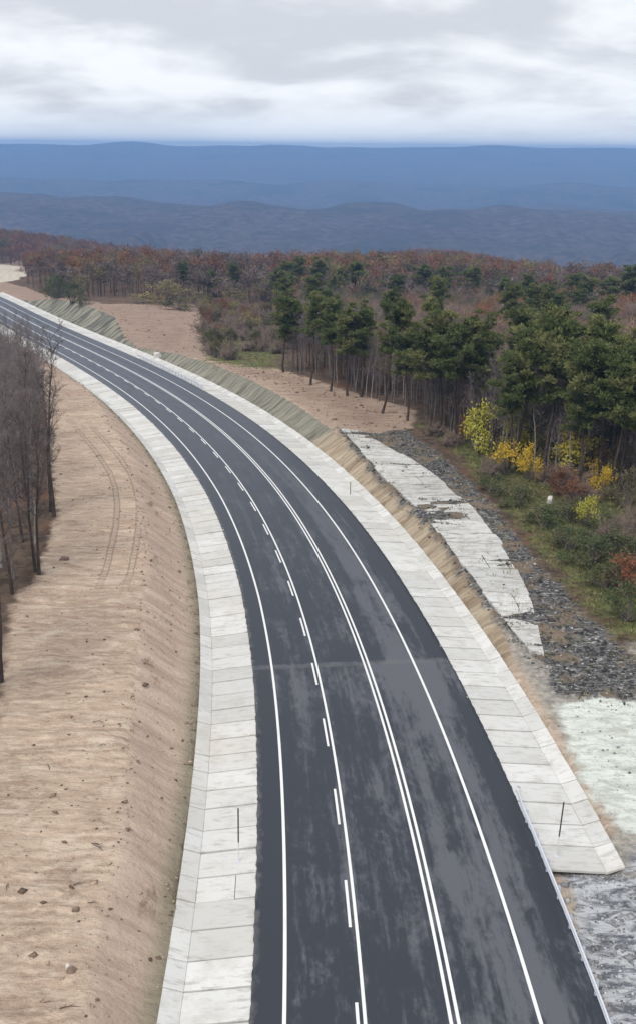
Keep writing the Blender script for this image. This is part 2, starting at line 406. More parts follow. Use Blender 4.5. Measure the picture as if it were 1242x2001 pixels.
def asphalt_material():
    m, n = new_mat('asphalt')
    pos = n.node('ShaderNodeNewGeometry').outputs['Position']
    uv = n.sep(n.node('ShaderNodeUVMap', uv_map='road').outputs[0])
    d, s = uv[0], uv[1]
    # dust and drying: long streaks along the lanes, ragged blotches, black tack at the edges
    lane = n.noise(n.combine(n.math('MULTIPLY', d, 1.25), n.math('MULTIPLY', s, 0.07), 0.0), 1.0, 7.0, 0.68, 0.3)
    blot = n.noise(n.combine(n.math('MULTIPLY', d, 0.55), n.math('MULTIPLY', s, 0.20), 4.0), 1.0, 9.0, 0.74, 0.5)
    fineb = n.noise(n.combine(d, n.math('MULTIPLY', s, 0.5), 9.0), 2.2, 6.0, 0.7)
    near = n.ramp(s, 67.2, 67.6, 1.0, 0.0)                   # the newer mat lies beyond the cross seam
    right = n.ramp(d, -1.5, 3.5)
    edge = n.math('MAXIMUM', n.ramp(d, -6.3, -7.1), n.ramp(n.math('ADD', d, n.math('MULTIPLY', n.math('SUBTRACT', blot, 0.5), 2.2)), 4.45, 5.0))
    lift = n.math('ADD', n.math('ADD', n.math('MULTIPLY', lane, 0.45), n.math('MULTIPLY', blot, 0.45)), n.math('MULTIPLY', fineb, 0.10))
    grit = n.noise(n.combine(n.math('MULTIPLY', d, 3.2), n.math('MULTIPLY', s, 1.3), 2.0), 1.0, 8.0, 0.78)
    lift = n.math('ADD', lift, n.math('MULTIPLY', n.math('SUBTRACT', grit, 0.5), 0.24))
    lift = n.math('ADD', lift, n.math('MULTIPLY', right, n.math('MULTIPLY', near, 0.085)))
    lift = n.math('ADD', lift, n.math('MULTIPLY', n.math('MULTIPLY', n.ramp(d, 0.9, 2.0), n.ramp(d, 4.4, 3.0)), n.math('MULTIPLY', n.math('SUBTRACT', 1.0, near), 0.085)))
    lift = n.math('ADD', lift, n.math('MULTIPLY', n.math('MULTIPLY', near, n.ramp(s, 58.0, 67.0)), n.ramp(d, -7.0, 4.0, 0.035, 0.09)))
    lift = n.math('SUBTRACT', lift, n.math('MULTIPLY', edge, 0.13))
    w = n.ramp(lift, 0.485, 0.60)
    c = n.mix(w, (0.0155, 0.0195, 0.031), (0.105, 0.109, 0.126))
    c = n.mix(n.ramp(s, 60.0, 200.0, 0.0, 0.8), c, n.mix(blot, (0.054, 0.063, 0.086), (0.095, 0.106, 0.134)))  # paler and bluer with distance: grazing sky sheen put into the colour
    # loose dust swept against the channels and along the seam
    seam = n.math('MULTIPLY', n.ramp(n.math('ABSOLUTE', n.math('SUBTRACT', s, n.math('ADD', 67.2, n.math('MULTIPLY', fineb, 0.5)))), 0.15, 0.5, 1.0, 0.0), n.ramp(fineb, 0.3, 0.6, 0.3, 1.0))
    c = n.mix(n.math('MULTIPLY', seam, 0.5), c, (0.15, 0.15, 0.155))
    dust = n.math('MULTIPLY', n.ramp(n.math('ADD', n.math('MULTIPLY', d, -1.0), n.math('MULTIPLY', fineb, 1.2)), 8.3, 8.8), 0.35)
    c = n.mix(dust, c, (0.38, 0.37, 0.35))
    c = n.mix(0.2, c, n.mix(n.noise(pos, 40.0, 3.0, 0.7), (0.012, 0.014, 0.019), (0.085, 0.088, 0.098)))
    grain = n.noise(pos, 22.0, 3.0, 0.6)
    return finish(m, n, c, n.ramp(w, 0.0, 1.0, 0.55, 0.8), n.bump(grain, 0.25, 0.01), spec=0.5)

def paint_material():
    m, n = new_mat('road_paint')
    pos = n.node('ShaderNodeNewGeometry').outputs['Position']
    f = n.noise(pos, 5.0, 6.0, 0.7)
    c = n.mix(n.ramp(f, 0.62, 0.74, 0.0, 0.55), (0.74, 0.74, 0.73), (0.40, 0.40, 0.41))
    c = n.mix(n.ramp(n.noise(pos, 0.5, 4.0), 0.5, 0.75, 0.0, 0.35), c, (0.55, 0.55, 0.54))
    return finish(m, n, c, 0.6, spec=0.4)

def concrete_material(name='concrete', tone=1.0, broken=False):
    m, n = new_mat(name)
    pos = n.node('ShaderNodeNewGeometry').outputs['Position']
    ob = n.node('ShaderNodeObjectInfo').outputs['Random']
    a = n.noise(pos, 0.7, 6.0, 0.65)
    b = n.noise(n.scale(pos, (0.7, 2.6, 1.0)), 1.3, 7.0, 0.70, 0.4)
    g = n.noise(pos, 7.0, 5.0, 0.72)
    k = lambda r, gg, bb: (r * tone, gg * tone, bb * tone)
    c = n.mix(ob, k(0.57, 0.565, 0.545), k(0.72, 0.715, 0.695))
    c = n.mix(n.ramp(a, 0.46, 0.70, 0.0, 0.55), c, k(0.48, 0.465, 0.43))
    c = n.mix(n.ramp(b, 0.50, 0.66, 0.0, 0.7), c, k(0.42, 0.40, 0.365))
    c = n.mix(n.ramp(g, 0.58, 0.74, 0.0, 0.5), c, k(0.34, 0.325, 0.30))
    c = n.mix(n.ramp(n.noise(pos, 0.12, 3.0), 0.45, 0.7, 0.0, 0.35), c, k(0.60, 0.55, 0.47))
    if broken:      # cracked, with dirt lying in the cracks and blown over the top
        cr = n.voronoi(n.vmath('ADD', n.scale(pos, (0.55, 1.5, 1.0)), n.scale(n.node('ShaderNodeTexNoise').outputs['Color'], (.6, .6, .6))), 1.0, 'DISTANCE_TO_EDGE')
        c = n.mix(n.ramp(cr, 0.005, 0.03, 0.5, 0.0), c, (0.22, 0.21, 0.19))
        c = n.mix(n.ramp(n.noise(n.scale(pos, (0.35, 1.7, 1.0)), 1.1, 7.0, 0.72, 0.8), 0.50, 0.62, 0.0, 0.85), c, (0.27, 0.26, 0.24))
        c = n.mix(n.ramp(n.noise(pos, 0.45, 6.0, 0.7), 0.55, 0.68, 0.0, 0.7), c, (0.36, 0.33, 0.28))
    return finish(m, n, c, 0.9, n.bump(n.math('ADD', g, b), 0.5, 0.04), spec=0.2)

def plain_mat(name, col, rough=0.6, metal=0.0, var=0.25, scale=8.0):
    m, n = new_mat(name)
    oc = n.node('ShaderNodeTexCoord').outputs['Object']
    f = n.noise(oc, scale, 5.0, 0.65)
    c = n.mix(n.ramp(f, 0.35, 0.7, 0.0, var * 2), col, tuple(v * 0.55 for v in col))
    return finish(m, n, c, rough, n.bump(f, 0.15, 0.01), spec=0.4, metal=metal)
SOIL_A, SOIL_B = (0.48, 0.36, 0.27), (0.61, 0.475, 0.365)
SOIL_D, SOIL_P, SOIL_R = (0.23, 0.155, 0.11), (0.63, 0.52, 0.41), (0.42, 0.295, 0.225)
MAT_GROUND = ground_material()
MAT_HILLS = hills_material()
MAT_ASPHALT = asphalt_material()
MAT_PAINT = paint_material()
MAT_CONC = concrete_material('concrete', 0.93)
MAT_OLD = concrete_material('old_concrete', 0.88, True)
MAT_GALV = plain_mat('galvanised_steel', (0.66, 0.69, 0.76), 0.45, 0.25, 0.15)
MAT_POLE_DARK = plain_mat('pole_dark_paint', (0.05, 0.035, 0.035), 0.6)
MAT_POLE_WHITE = plain_mat('pole_white_paint', (0.72, 0.70, 0.68), 0.6)
MAT_TWIG = bark_mat('bare_twigs', (0.145, 0.12, 0.118), (0.25, 0.215, 0.21))
MAT_TRUNK = bark_mat('grey_bark', (0.13, 0.11, 0.10), (0.27, 0.24, 0.22))
MAT_SCRUB = bark_mat('scrub_twigs', (0.15, 0.11, 0.09), (0.27, 0.21, 0.17))
MAT_DARKTWIG = bark_mat('dark_twigs', (0.075, 0.06, 0.055), (0.16, 0.13, 0.12))
MAT_PALE = bark_mat('pale_bark', (0.20, 0.18, 0.165), (0.36, 0.33, 0.30))
MAT_PINEBARK = bark_mat('pine_bark', (0.035, 0.028, 0.024), (0.10, 0.075, 0.06))
MAT_PINE = leaf_mat('pine_needles', (0.062, 0.088, 0.030), (0.165, 0.195, 0.066), (0.25, 0.25, 0.10), 0.35)
LEAF = {
    'yellow_green': leaf_mat('yellow_green_leaves', (0.38, 0.38, 0.05), (0.62, 0.57, 0.10)),
    'yellow': leaf_mat('yellow_leaves', (0.50, 0.42, 0.05), (0.72, 0.62, 0.13)),
    'pale_yellow': leaf_mat('pale_yellow_leaves', (0.21, 0.18, 0.07), (0.36, 0.31, 0.14), (0.17, 0.145, 0.10)),
    'amber': leaf_mat('amber_leaves', (0.54, 0.34, 0.03), (0.74, 0.55, 0.08)),
    'orange': leaf_mat('orange_leaves', (0.28, 0.12, 0.03), (0.40, 0.20, 0.06)),
    'rust': leaf_mat('rust_leaves', (0.16, 0.075, 0.045), (0.26, 0.125, 0.07)),
    'red': leaf_mat('red_leaves', (0.20, 0.075, 0.04), (0.32, 0.14, 0.07)),
    'green': leaf_mat('dull_green_leaves', (0.050, 0.068, 0.030), (0.125, 0.150, 0.062), (0.15, 0.13, 0.075)),
    'olive': leaf_mat('olive_leaves', (0.07, 0.075, 0.03), (0.14, 0.13, 0.06)),
    'grey': leaf_mat('withered_leaves', (0.10, 0.085, 0.07), (0.19, 0.165, 0.14)),
}

# plan outlines (metres) of the different grounds
POLY = {
    'strip_left': [[2.8, 135.4], [5.0, 122.3], [6.9, 112.2], [8.4, 105.3], [10.3, 97.6], [11.7, 88.3], [12.6, 81.7], [13.5, 76.7], [14.3, 71.9], [15.0, 68.7]],
    'strip_right': [[5.2, 133.9], [7.7, 126.7], [10.5, 119.2], [12.3, 113.1], [13.9, 105.3], [15.4, 99.3], [16.3, 90.4], [16.6, 82.9], [16.7, 76.8], [16.1, 70.7], [15.9, 68.2]],
    'rubble': [[2.2, 135.4], [5.7, 132.4], [11.0, 134.2], [13.9, 123.6], [16.6, 108.2], [18.0, 94.0], [18.9, 84.1], [20.0, 77.4], [21.0, 71.6], [22.4, 68.1], [23.7, 65.6], [22.1, 60.2], [20.5, 61.1], [17.6, 61.7], [15.9, 63.0], [15.4, 66.1], [15.0, 67.5], [14.1, 70.6], [13.3, 75.0], [12.3, 81.0], [11.2, 88.2], [9.9, 96.3], [8.0, 104.6], [6.3, 112.4], [4.4, 122.5]],
    'green': [[12.6, 137.3], [14.7, 131.8], [17.3, 113.2], [18.9, 96.2], [19.9, 86.6], [20.7, 78.4], [21.6, 72.7], [23.1, 68.5], [27.7, 67.1], [39.0, 99.8], [34.7, 112.5], [23.1, 123.8], [18.0, 131.8]],
    'chalk': [[15.7, 61.9], [17.8, 62.5], [20.7, 62.0], [22.5, 61.5], [19.6, 49.4], [16.8, 48.0], [15.9, 49.8], [15.3, 51.9], [15.2, 55.9]],
    'gravel': [[12.2, 45.6], [15.6, 44.6], [16.5, 46.7], [18.8, 47.6], [18.3, 34.0], [12.1, 33.9], [12.0, 38.1], [12.0, 42.0]],
    'soil_right': [[-21.9, 199.7], [-9.4, 188.2], [-4.7, 181.7], [-0.3, 173.1], [5.9, 159.6], [13.6, 147.5], [11.7, 134.8], [6.3, 131.8], [1.8, 136.3], [-1.7, 148.4], [-8.5, 170.9], [-17.6, 184.0]],
    'soil_mound': [[-77.1, 323.1], [-66.5, 306.3], [-50.0, 307.0], [-35.2, 328.1], [-27.7, 265.1], [-22.5, 205.2], [-21.1, 196.4], [-34.3, 220.8], [-39.3, 231.6], [-49.5, 256.7], [-66.3, 294.4]],
    'soil_far': [[-137.7, 441.4], [-127.6, 435.2], [-110.0, 405.6], [-98.7, 357.3], [-98.7, 345.2], [-114.1, 369.2]],
    'track': [[-130.1, 416.4], [-132.1, 451.0], [-190.6, 668.3], [-209.3, 753.5], [-194.3, 746.3], [-170.1, 645.3], [-123.3, 451.1], [-121.3, 426.9], [-117.5, 386.6]],
    'scrub_green': [[-27.7, 265.1], [-22.0, 300.1], [-12.2, 270.7], [-8.1, 202.1], [-7.5, 186.8], [-13.1, 189.7], [-20.5, 199.4]],
    'left_wood': [[-18.5, 54.6], [-19.4, 59.3], [-22.2, 72.4], [-21.5, 76.6], [-23.5, 91.5], [-28.1, 109.2], [-35.0, 136.1], [-50.7, 193.4], [-61.3, 226.6], [-70.5, 244.2], [-83.4, 263.3], [-186.6, 256.4], [-36.1, 41.9], [-17.1, 42.3]],
    'right_wood': [[-7.1, 186.7], [-4.4, 182.3], [-1.8, 177.5], [3.8, 166.7], [8.2, 153.7], [13.6, 148.2], [13.8, 134.2], [17.6, 126.8], [20.2, 118.8], [23.9, 112.3], [32.8, 105.7], [44.2, 100.1]],
}
# pines: x, y, height, lean
PINES = [[8.9, 139.6, 14.5, -2.2], [-6.2, 182.8, 13, 0], [-1.2, 169.0, 13.5, 0], [1.8, 162.1, 13, 0], [4.2, 158.5, 12.5, 0], [6.3, 158.0, 13.5, 0], [-3.7, 183.3, 12, 0], [-6.9, 361.7, 14, 0], [-10.1, 350.2, 13, 0], [-0.3, 362.3, 14, 0], [11.5, 356.3, 15, 0], [4.4, 310.3, 12, 0], [22.8, 315.3, 14, 0], [-28.0, 353.9, 13, 0], [-36.1, 350.0, 10.4, 0], [-44.0, 352.0, 11.1, 0], [32.7, 339.8, 14, 0], [38.5, 340.2, 14, 0], [47.3, 333.0, 14.5, 0], [36.8, 211.3, 14, 0], [43.9, 221.0, 14, 0], [47.8, 218.5, 13, 0], [73.9, 317.0, 14, 0], [75.6, 302.3, 14, 0], [82.3, 309.4, 15, 0], [88.1, 307.9, 15, 0], [65.5, 270.1, 13, 0], [51.8, 245.9, 14, 0], [13.8, 132.3, 14, 0], [15.5, 132.8, 15, 0], [16.8, 129.1, 15, 0], [18.6, 129.3, 14.5, 0], [20.4, 131.5, 13, 0], [20.6, 112.4, 13, 0], [22.1, 114.3, 14.5, 0], [25.1, 122.3, 15, 0], [27.8, 122.9, 16, 0], [28.7, 119.4, 15, 0], [29.7, 113.0, 15.5, 0], [29.7, 107.9, 14, 0], [29.8, 102.9, 14, 0], [31.2, 106.2, 15, 0], [24.5, 112.3, 14, 0], [26.7, 106.0, 14.5, 0], [34.8, 113.3, 15, 0], [32.0, 100.3, 15, 0], [11.7, 140.3, 12.5, 0], [-3.2, 266.1, 13, 0], [1.0, 204.0, 13, 0], [-7.7, 259.4, 13, 0], [13.4, 212.3, 12.5, 0], [22.7, 210.9, 13.5, 0], [28.2, 151.1, 14, 0], [40.5, 158.2, 14.5, 0], [-13.1, 328.2, 12.5, 0], [7.1, 340.3, 13, 0], [54.3, 327.4, 13, 0], [59.5, 310.4, 13.5, 0]]
# shrubs: kind, x, y, width, height
SHRUBS = [["yellow_green", 18.8, 121.7, 3.36, 4.93], ["yellow_green", 24.7, 123.9, 4.03, 4.24], ["amber", 20.6, 112.6, 2.8, 2.94], ["amber", 22.5, 110.2, 1.76, 3.23], ["yellow", 27.4, 113.4, 4.5, 3.67], ["pale_yellow", 31.7, 121.5, 3.6, 4.17], ["amber", 28.7, 103.8, 2.08, 2.84], ["pale_yellow", 30.6, 101.2, 2.84, 2.99], ["rust", 24.3, 105.0, 2.2, 2.32], ["rust", 30.9, 111.4, 1.99, 2.57], ["rust", 34.9, 124.1, 1.96, 4.12], ["red", 24.2, 78.5, 3.0, 2.64], ["yellow_green", 25.3, 94.9, 1.92, 2.32], ["rust", 17.5, 126.8, 2.0, 2.63], ["pale_yellow", 28.2, 126.6, 2.49, 3.28], ["green", 18.2, 105.9, 3.17, 1.56], ["green", 19.9, 101.9, 3.27, 1.61], ["green", 21.1, 94.8, 3.35, 1.71], ["green", 22.1, 88.6, 3.42, 1.9], ["green", 23.1, 84.8, 3.47, 2.1], ["green", 23.3, 79.9, 2.88, 1.82], ["green", 23.3, 73.8, 2.69, 2.43], ["green", 24.2, 96.3, 2.91, 1.74], ["green", 25.6, 86.7, 3.09, 2.05], ["green", 26.2, 83.2, 2.56, 2.24], ["green", 26.2, 92.7, 2.35, 1.78], ["grey", 18.6, 112.2, 2.45, 2.35], ["grey", 26.1, 106.5, 4.04, 2.91], ["grey", 26.7, 90.0, 3.2, 3.17], ["grey", 26.5, 102.0, 3.07, 2.37], ["grey", 29.3, 93.5, 2.84, 3.48], ["grey", 24.1, 110.3, 2.74, 2.31], ["grey", 16.0, 125.7, 2.48, 1.96], ["grey", 14.7, 131.8, 2.59, 1.77], ["pale_yellow", -43.2, 310.3, 13.92, 6.17], ["pale_yellow", -35.1, 372.3, 10.52, 6.65], ["pale_yellow", -19.4, 364.7, 9.63, 8.69], ["pale_yellow", -27.5, 342.7, 9.71, 6.13], ["pale_yellow", 4.3, 367.0, 7.96, 12.02], ["orange", 22.0, 389.9, 7.7, 6.95], ["green", -86.1, 334.3, 9.49, 6.99], ["green", -75.5, 316.1, 8.38, 6.3], ["green", -93.8, 351.7, 8.3, 6.99], ["green", -69.0, 307.2, 7.27, 5.51], ["green", -84.6, 338.1, 9.57, 5.71], ["olive", -38.2, 293.9, 8.34, 2.93], ["pale_yellow", 75.9, 353.5, 6.67, 7.03], ["orange", 27.4, 155.7, 3.03, 1.99], ["yellow", 29.5, 115.0, 3.08, 3.12], ["pale_yellow", 25.1, 117.8, 2.8, 2.82], ["yellow_green", 22.9, 122.8, 2.54, 3.06], ["pale_yellow", 32.1, 110.4, 2.97, 3.47], ["amber", 29.1, 108.4, 2.05, 2.39], ["rust", 25.4, 102.0, 2.25, 2.05], ["yellow_green", 28.6, 124.0, 2.45, 3.86]]
EDGE_TRUNKS = [[-22.5, 73.2], [-22.0, 77.9], [-21.6, 77.5], [-23.8, 91.8], [-24.5, 93.3], [-26.4, 93.3], [-19.6, 59.9], [-24.8, 84.8]]

TRACK = [(-140.0, 398.0), (-125.0, 438.0), (-146.0, 520.0), (-182.0, 620.0), (-192.0, 690.0), (-160.0, 760.0)]

# ------------------------------------------------------------------ ground and hills: one sheet out to the horizon
def axis(*segs):
    out = []
    for a, b, st in segs: out.append(np.arange(a, b, st))
    return np.concatenate(out)
def grow(start, stop, step, rate):
    v = [start]
    sgn = 1 if stop > start else -1
    while (v[-1] - stop) * sgn < 0:
        v.append(v[-1] + sgn * step); step *= 1 + rate
    return np.array(v[1:])
xs = np.concatenate([grow(-116.0, -9500, 1.6, 0.034)[::-1], axis((-116, -34, 0.9), (-34, 32, 0.5)), [32.0], grow(32.0, 9500, 0.6, 0.034)])
ys = np.concatenate([grow(26.0, -420, 0.8, 0.06)[::-1], axis((26, 140, 0.5)), [140.0], grow(140, 400, 0.5, 0.0042), ])
ys = np.concatenate([ys, grow(ys[-1], 9900, 1.7, 0.022)])
GX, GY = np.meshgrid(xs, ys)
GZ = ground_z(GX, GY)
i_cut = int(np.searchsorted(ys, 1250.0))

def poly_mask(P, X, Y, soft):
    """0..1, half on the outline, positive inside"""
    P = np.asarray(P, float); m = np.zeros(X.shape)
    b = (X > P[:, 0].min() - soft) & (X < P[:, 0].max() + soft) & (Y > P[:, 1].min() - soft) & (Y < P[:, 1].max() + soft)
    x = X[b]; y = Y[b]; ins = np.zeros(x.shape, bool); dm = np.full(x.shape, 1e9)
    Q = np.roll(P, -1, 0)
    for (ax, ay), (bx, by) in zip(P, Q):
        c = ((ay > y) != (by > y)) & (x < (bx - ax) * (y - ay) / (by - ay + 1e-12) + ax)
        ins ^= c
        dx, dy = bx - ax, by - ay; t = np.clip(((x - ax) * dx + (y - ay) * dy) / (dx * dx + dy * dy + 1e-12), 0, 1)
        dm = np.minimum(dm, np.hypot(x - ax - t * dx, y - ay - t * dy))
    m[b] = np.clip(0.5 + np.where(ins, dm, -dm) / (2 * soft), 0, 1)
    return m
def line_dist(P, X, Y):
    P = np.asarray(P, float); dm = np.full(np.shape(X), 1e9)
    for (ax, ay), (bx, by) in zip(P[:-1], P[1:]):
        dx, dy = bx - ax, by - ay; t = np.clip(((X - ax) * dx + (Y - ay) * dy) / (dx * dx + dy * dy), 0, 1)
        dm = np.minimum(dm, np.hypot(X - ax - t * dx, Y - ay - t * dy))
    return dm

def sheet(name, j0, j1, mat):
    X, Y, Z = GX[j0:j1], GY[j0:j1], GZ[j0:j1]
    h, w = X.shape; I = np.arange(h * w).reshape(h, w)
    Fq = np.stack([I[:-1, :-1], I[:-1, 1:], I[1:, 1:], I[1:, :-1]], -1).reshape(-1, 4)
    me = mesh_np(name, np.stack([X, Y, Z], -1).reshape(-1, 3), Fq, mat, True)
    return add(name, me, kind='structure'), X, Y
ground, X, Y = sheet('ground', 0, i_cut + 1, MAT_GROUND)
hills, _, _ = sheet('hills', i_cut, len(ys), MAT_HILLS)

S_, D_ = road_frame(X, np.clip(Y, -400, 520))
hl, hr = bank_left(S_), bank_right(S_)
runl, runr = 1.6 * hl + .2, 1.6 * hr + .2
M = {}
M['road_s'] = S_; M['road_d'] = D_
M['face_left'] = sstep(CH_L - runl - .5, CH_L - runl + .4, D_) * (D_ < 0) * sstep(.25, .9, hl) * sstep(330, 260, S_)
M['foot'] = sstep(CH_L - 1.3, CH_L - .1, D_) * (D_ < 0)
M['face_right'] = sstep(CH_R + runr + .5, CH_R + runr - .4, D_) * (D_ > 0) * sstep(.12, .5, hr)
M['tan'] = sstep(150, 112, S_)
soilp = np.maximum.reduce([poly_mask(POLY[k], X, Y, 2.0) for k in ('soil_right', 'soil_mound', 'soil_far')])
M['red'] = np.maximum(sstep(130, 250, Y) * 0.9, np.maximum(poly_mask(POLY['soil_right'], X, Y, 6.0), poly_mask(POLY['soil_mound'], X, Y, 6.0)))
M['track'] = sstep(9.0, 5.0, line_dist(TRACK, X, Y) * np.where(Y < 450, 1.6, 1.0))
litter = np.maximum.reduce([poly_mask(POLY['left_wood'], X, Y, 1.5), sstep(-52, -60, D_), sstep(CH_R + np.interp(S_, [130, 150], [3.5, 9]), CH_R + np.interp(S_, [130, 150], [6, 13]), D_) * sstep(62, 72, S_), sstep(395, 415, Y) * sstep(14, 20, np.abs(D_)), sstep(265, 290, S_) * sstep(-24, -32, D_)])
M['litter'] = litter * (1 - soilp)
for k, sf in (('rubble', 1.6), ('chalk', 1.4), ('gravel', 1.4)): M[k] = poly_mask(POLY[k], X, Y, sf)
M['green'] = np.maximum(poly_mask(POLY['green'], X, Y, 4.0), poly_mask(POLY['scrub_green'], X, Y, 5.0))
M['pale'] = sstep(CH_R, CH_R + 1.2, D_ + 3.9 * sstep(48, 44, S_)) * sstep(82, 66, S_)
for k, v in M.items(): float_attr(ground.data, k, v)

# ------------------------------------------------------------------ the road
ss_ = np.linspace(-60, 520, 6000)
arc_ = np.concatenate([[0], np.cumsum(np.sqrt(np.diff(ss_) ** 2 + np.diff(road_x(ss_)) ** 2))])
arc_ -= np.interp(40.78, ss_, arc_)
def s_of_arc(a): return np.interp(a, arc_, ss_)
def arc_of_s(s): return np.interp(s, ss_, arc_)

def ribbon(name, s, offs, dz, mat, uv=False, skirt=0.0):
    """a strip lying along the road; offs: one array of offsets per column"""
    cols = []
    for o, z in zip(offs, dz):
        x, y = on_road(s, o + 0 * s); cols.append(np.stack([x, y, road_z(s) + z + 0 * s], -1))
    V = np.stack(cols, 1); h, w = V.shape[:2]; I = np.arange(h * w).reshape(h, w)
    Fq = np.stack([I[:-1, :-1], I[:-1, 1:], I[1:, 1:], I[1:, :-1]], -1).reshape(-1, 4)
    me = mesh_np(name, V.reshape(-1, 3), Fq, mat, False)
    if uv:
        u = me.uv_layers.new(name='road')
        co = np.stack([np.stack([o + 0 * s, s], -1) for o in offs], 1).reshape(-1, 2)
        idx = np.empty(len(me.loops), np.int32); me.loops.foreach_get('vertex_index', idx)
        u.data.foreach_set('uv', co[idx].astype(np.float32).ravel())
    return me
s_rd = np.concatenate([np.arange(-55, 20, 1.0), np.arange(20, 150, 0.11), np.arange(150, 500, .8)])
jl = AS_L + 0.045 * fbm(s_rd / 0.3, s_rd * 0, 5, 3)
jr = AS_R + 0.045 * fbm(s_rd / 0.3, s_rd * 0 + 8, 6, 3)
cols = [jl - .02, jl] + [np.full(len(s_rd), v) for v in np.linspace(-7.6, 5.6, 12)] + [jr, jr + .02]
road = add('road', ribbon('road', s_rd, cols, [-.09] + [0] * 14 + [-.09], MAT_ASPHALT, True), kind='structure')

s_ln = np.arange(-50, 495, 1.0)
def line(name, d, w):
    add(name, ribbon(name, s_ln, [d - w / 2, d + w / 2], [.005, .005], MAT_PAINT), road)
line('edge_line', -6.65, 0.155)
line('edge_line', 3.36, 0.155)
line('lane_line', -3.50, 0.14)
line('centre_line', -0.15, 0.14)
line('centre_line', 0.15, 0.14)
for k in range(-6, 45):
    a0 = k * 7.93
    sd = s_of_arc(np.linspace(a0, a0 + 3.35, 5))
    add('lane_dash', ribbon('lane_dash', sd, [-3.85, -3.72], [.005, .005], MAT_PAINT), road)

# ------------------------------------------------------------------ concrete drainage channels, slab by slab
def slab(name, parent, s0, s1, prof, gap, mat, thick=.14, tint=None):
    """one slab: prof = ((d, dz), (d, dz)) inner and outer edge"""
    gap *= random.uniform(.7, 1.4)
    sa, sb = s0 + gap / 2, s1 - gap / 2
    j = [random.uniform(-.02, .02) for _ in range(4)]
    tw = random.uniform(-.02, .05); j[0] += tw; j[1] += tw
    top = []
    (d0, z0), (d1, z1) = prof
    for (s, d, z, q) in ((sa, d0, z0, j[0]), (sa, d1, z1, j[1]), (sb, d1, z1, j[2]), (sb, d0, z0, j[3])):
        x, y = on_road(s, d); top.append(Vector((float(x), float(y), float(road_z(s)) + z + q)))
    c = sum(top, Vector()) / 4
    # bevelled top: the arris is knocked off all round
    inset = [v + (c - v).normalized() * .025 + Vector((0, 0, .0)) for v in top]
    low = [v - Vector((0, 0, .02)) for v in top]
    bot = [v - Vector((0, 0, thick)) for v in top]
    V = [v - c for v in inset + low + bot]
    Fs = [(0, 1, 2, 3)] + [(k, k + 4, (k + 1) % 4 + 4, (k + 1) % 4) for k in range(4)] + [(k + 4, k + 8, (k + 1) % 4 + 8, (k + 1) % 4 + 4) for k in range(4)]
    if d1 > d0: pass
    me = mesh_from(name, V, Fs, mat)
    bm = bmesh.new(); bm.from_mesh(me); bmesh.ops.recalc_face_normals(bm, faces=bm.faces); 
    if max(bm.faces, key=lambda f: f.calc_area()).normal.z < 0: bmesh.ops.reverse_faces(bm, faces=bm.faces)
    bm.to_mesh(me); bm.free()
    return add(name, me, parent, c)
def channel(side, s_a, s_b):
    x, y = on_road(60.0, -9.8 if side < 0 else 8.0)
    root = add('drainage_channel', None, loc=(0, 0, 0), kind='structure')
    if side < 0: bed = ((-7.86, -.05), (-10.78, -.33)); fl = ((-10.785, -.332), (-11.62, -.04)); pass
    else: bed = ((5.82, -.05), (8.92, -.33)); fl = ((8.925, -.332), (9.82, -.04)); pass
    a = float(arc_of_s(s_a)); end = float(arc_of_s(s_b)); k = 0; fa = a
    while a < end:
        L = random.uniform(1.84, 2.02)
        s0, s1 = float(s_of_arc(a)), float(s_of_arc(a + L))
        if side < 0 and s0 < 43.6 <= s1:       # one slab was cast in two halves
            dm = bed[0][0] + (bed[1][0] - bed[0][0]) * .38; zm = bed[0][1] + (bed[1][1] - bed[0][1]) * .38
            slab('bed_slab', root, s0, s1, (bed[0], (dm + .012, zm)), .055, MAT_CONC)
            slab('bed_slab', root, s0, s1, ((dm - .012, zm), bed[1]), .055, MAT_CONC)
        else:
            slab('bed_slab', root, s0, s1, bed, .09, MAT_CONC)
        a += L; k += 1
        if True:
            slab('flank_slab', root, float(s_of_arc(fa)), s1, fl, .05, MAT_CONC)
            fa = a
    return root
channel(-1, 18.0, 385.0)
channel(1, 44.6, 385.0)

